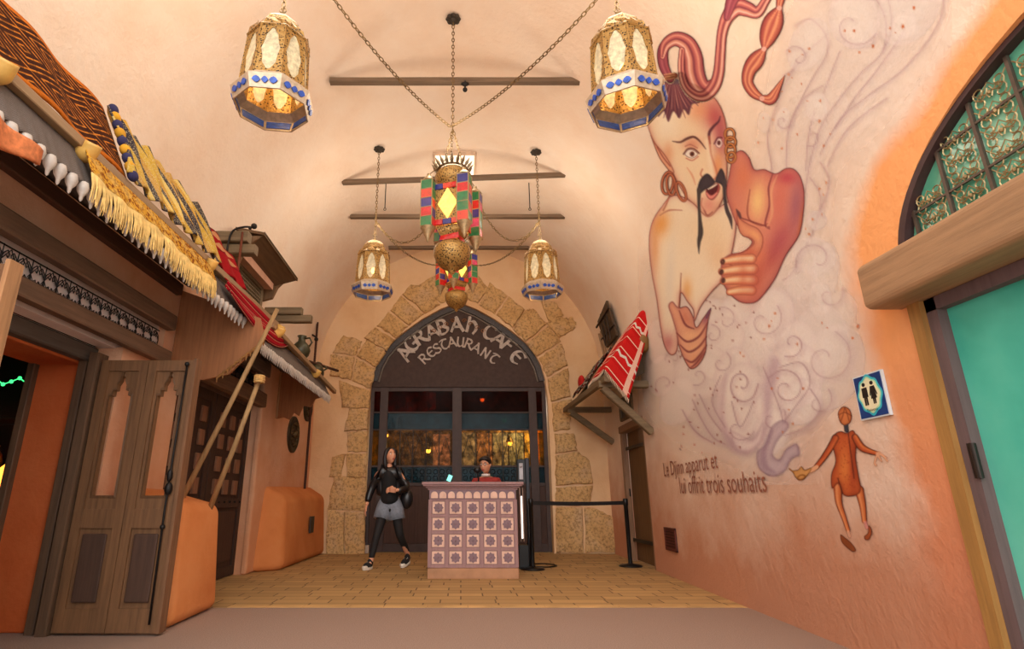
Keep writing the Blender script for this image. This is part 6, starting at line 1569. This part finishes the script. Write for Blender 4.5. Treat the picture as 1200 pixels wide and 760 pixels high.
# mouth and moustache
G.fill([(828,223),(834,219),(841,214),(845,219),(842,228),(836,234),(830,231)], (196,104,92), rim=(150,60,60), rw=2, line=(130,52,52), soft=.7); G.fill([(829,221),(841,215),(842,222),(837,228),(832,227)], (92,26,34), soft=.7); G.stroke([(831,221),(836,218.5),(841,215.5)], [1.6,2.2,1.2], (246,236,214), 1)
G.stroke([(829,226),(834,231),(841,226)], [1.5,3,1.5], (236,150,140), .9)
BL = (70,58,66)
G.fill([(838,211),(832,204),(827,204),(821,211),(818,222),(820,228),(826,223),(833,219),(839,214)], BL, rim=(44,34,42), rw=3, soft=.8); G.fill([(839,212),(842,203),(846,197),(850,203),(852,214),(850,221),(846,216),(842,214)], BL, rim=(44,34,42), rw=3, soft=.8)
G.stroke([(820,222),(820,240),(821,256),(822,272),(820,284),(820,297)], [5,3.4,4,6,4,.6], (72,62,60), 1); G.stroke([(850,212),(850,230),(853,246),(857,256),(859,268)], [5,3.4,4.6,4.4,.6], (72,60,64), 1)
G.stroke([(826,246),(830,252),(836,248)], [1,1.8,1], (150,78,70), .8); G.stroke([(824,232),(823,240),(828,248)], 1.3, (196,110,96), .7)
# hair fan
G.fill([(784,90),(796,84),(804,86),(812,100),(822,114),(820,120),(812,122),(808,134),(802,128),(797,138),(790,130),(784,142),(779,130),(772,136),(770,126),(762,130),(768,112)], (120,70,80), rim=(88,48,62), rw=4, soft=1, marks=[(797,92,10,8,0,(96,86,92),.9)])
for k in range(34):
    a = -.95+1.95*k/33+rs.uniform(-.02,.02); L = rs.uniform(34,50)*(1-.15*abs(a)); x0, y0 = 790+a*4, 94; dx, dy = math.sin(a), math.cos(a)
    G.stroke([(x0+dx*8,y0+dy*6),(x0+dx*L*.6,y0+dy*L*.62),(x0+dx*L,y0+dy*L*.95)], [2.2,1.8,.5], [(104,54,70),(146,84,84),(92,44,64),(190,130,120)][k%4], .9, 4, soft=.6)
# earrings
for e in ((783,214,6.5,13,.15),(787,216,5,12,-.1),(799,224,4.5,11.5,-.35)): G.ring(*e, 3.4, (126,58,44), 1); G.ring(*e, 1.4, (216,136,92), .9)
for e in ((856,157,5.5,6.5,0),(857,166,6,6,0),(857,176,5.5,8,0),(858,184,5,6,.2)): G.ring(*e, 3.2, (122,60,34), 1); G.ring(*e, 1.4, (226,156,90), .95)
G.build('painted_figure', m_paint, T1, .009)
# ------------------------------------------------ braid
K = Canvas(762, 930, -45, 124, 1.0)
BB = [(110,44,56),(176,92,92),(226,150,130),(196,104,100),(140,66,76),(216,140,120),(240,190,170),(196,112,104),(120,52,62)]
BB2 = [(104,44,58),(150,70,84),(186,100,108),(150,70,84),(176,88,96),(110,48,62)]
K.stroke([(786,92),(779,78),(777,64),(779,54),(785,49)], [9,12,13,12,8], RO, 1, bands=BB2)
K.stroke([(777,66),(781,52),(793,45),(806,51),(813,66),(815,84),(820,98),(828,104),(836,98)], [6,13,17,20,22,23,22,18,12], RO, 1, bands=BB)
K.stroke([(800,58),(799,80),(804,100),(816,111),(828,111),(838,100),(843,84),(845,60),(847,38),(853,20),(864,8),(876,10),(888,14),(897,2),(905,-14),(912,-40)], [7,8,9,11,13,14,13,12,12,15,20,18,13,10,10,12], RO, 1, bands=BB)
K.stroke([(853,20),(858,2),(866,-14),(872,-40)], [8,14,16,14], RO, 1, bands=BB2)
K.stroke([(783,90),(792,88)], 6, (150,84,60), 1)
for y in (86,89,92): K.stroke([(779,y+1),(791,y-1)], 1.2, (226,170,120), .9)
BR = [(120,50,50),(196,104,84),(232,160,120),(186,92,80),(226,148,112),(176,84,76),(110,44,48)]
K.stroke([(921,-40),(917,-10),(914,8)], [14,12,7], RO, 1, bands=BR); K.stroke([(914,10),(907,26),(901,42),(897,56)], [7,24,20,6], RO, 1, bands=BR); K.stroke([(896,58),(887,70),(879,82),(877,96),(884,108),(894,115)], [6,19,16,13,12,7], RO, 1, bands=BR)
K.stroke([(894,115),(904,116),(911,106),(916,97),(921,88)], [7,13,9,5,.6], RO, 1, bands=BR)
for x, y in ((914.5,9),(896.5,57),(894,115)): K.ring(x, y, 1.6, 1.4, 0, 3, (232,176,160), 1)
K.build('painted_braid', m_paint, T1, .009)
# ------------------------------------------------ running boy
B_ = Canvas(925, 1050, 470, 650, .8)
T2 = thing('wall_painting', 'painted figure in a rust coat running with a gold lamp, low on the right wall', 'mural', (2.6, 4.0, 1.0))
OC = (196,92,46); OL = (96,38,20)
for p in ([(983,570),(984,588),(990,606),(995,621)],[(1008,574),(1012,592),(1014,610)]): B_.stroke(p, [11,8,6,5][:len(p)], OC, 1, bands=[(120,50,24),(206,112,60),(226,146,92),(150,66,34)])
B_.fill([(979,509),(986,505),(993,507),(1001,504),(1005,515),(1004,535),(1007,555),(1010,573),(1004,580),(990,580),(984,566),(976,572),(975,556),(980,540),(977,522)], OC, rim=(120,44,22), rw=4, line=OL, soft=.8, marks=[(990,548,7,22,0,(226,134,66),.8),(1001,545,4,30,0,(160,62,34),.7)])
B_.stroke([(995,506),(998,530),(1002,560)], 1.3, (84,30,18), .8); B_.stroke([(983,560),(988,578)], 1.2, (84,30,18), .8)
for _ in range(60): B_.ring(rs.uniform(981,1006), rs.uniform(512,574), .2, .2, 0, .9, (150,58,28), .5)
B_.stroke([(980,513),(974,524),(966,536),(958,546)], [9,8,7,6], OC, 1, bands=[(120,50,24),(206,104,56),(186,84,46),(96,38,20)]); B_.stroke([(1003,512),(1010,523),(1019,528),(1029,531)], [8,9,7,5], OC, 1, bands=[(110,44,22),(216,120,64),(190,86,46),(96,38,20)])
B_.stroke([(958,547),(951,551),(946,553)], [5,5,2], (226,170,130), 1)
for p in ([(1029,531),(1036,534),(1041,540)],[(1030,533),(1034,540)],[(1029,533),(1026,542),(1028,545)],[(1031,530),(1040,536)]): B_.stroke(p, [3.2]+[2]*(len(p)-1), (230,172,136), .9)
B_.stroke([(992,494),(993,504)], 5, (60,60,70), 1); B_.fill([(991,476),(997,480),(999,488),(997,495),(990,498),(985,493),(983,484),(986,478)], (212,126,72), rim=(150,72,36), rw=3, line=OL, soft=.7)
for p in ([(991,477),(989,486),(986,494)],[(991,477),(994,485),(996,493)],[(984,486),(991,483),(999,487)]): B_.stroke(p, 1.1, (120,54,28), .8)
B_.stroke([(995,623),(997,628)], 4, (226,170,140), .8); B_.stroke([(1015,612),(1017,618)], 4, (226,150,140), .8)
B_.fill([(986,626),(992,630),(999,636),(1004,644),(1000,646),(992,640),(987,634)], (140,72,34), line=OL, soft=.7); B_.fill([(1019,615),(1023,622),(1020,631),(1015,632),(1014,628),(1018,624)], (160,80,40), line=OL, soft=.7)
B_.fill([(930,552),(936,550),(940,546),(944,550),(952,548),(948,556),(940,562),(934,560)], (222,164,96), rim=(150,96,40), rw=2, line=(120,72,30), soft=.7, alpha=.9); B_.ring(940,559,4.5,2.6,-.3,1.6,(140,84,34),.9); B_.stroke([(931,553),(926,549)], 1.6, (160,104,50), .9)
B_.build('painted_runner', m_paint, T2, .006)
# ------------------------------------------------ inscription
T3 = thing('wall_inscription', 'brown painted French sentence in two lines on the right wall', 'inscription', (2.6, 6.2, 1.2))
def wl(u, v):
    a = (u-CX)/F; b_ = (CY-v)/F; dy = CT-b_*ST; dz = ST+b_*CT; t_ = 2.45/(a-.034*dy); return Vector((a*t_-.012, dy*t_, EYE+dz*t_))
m_ins = M((150,92,72), .85, var=.3, sc=30)
for s_, (u0, v0), (u1, v1), hh in (('Le Djinn apparut et', (779,558), (843,548), 1.0), ('lui offrit trois souhaits', (798,578), (901,576), 1.0)):
    a, c = wl(u0, v0), wl(u1, v1); d = c-a; L = d.length; V, Fc, wt = text_mesh(s_, 1, None, bold=0)
    ht = L/wt*1.12
    b = MB(); b.add([a+d*(v.x/wt)+Vector((-.0,0,v.y*ht)) for v in V], Fc); b.build('painted_line', m_ins, T3)
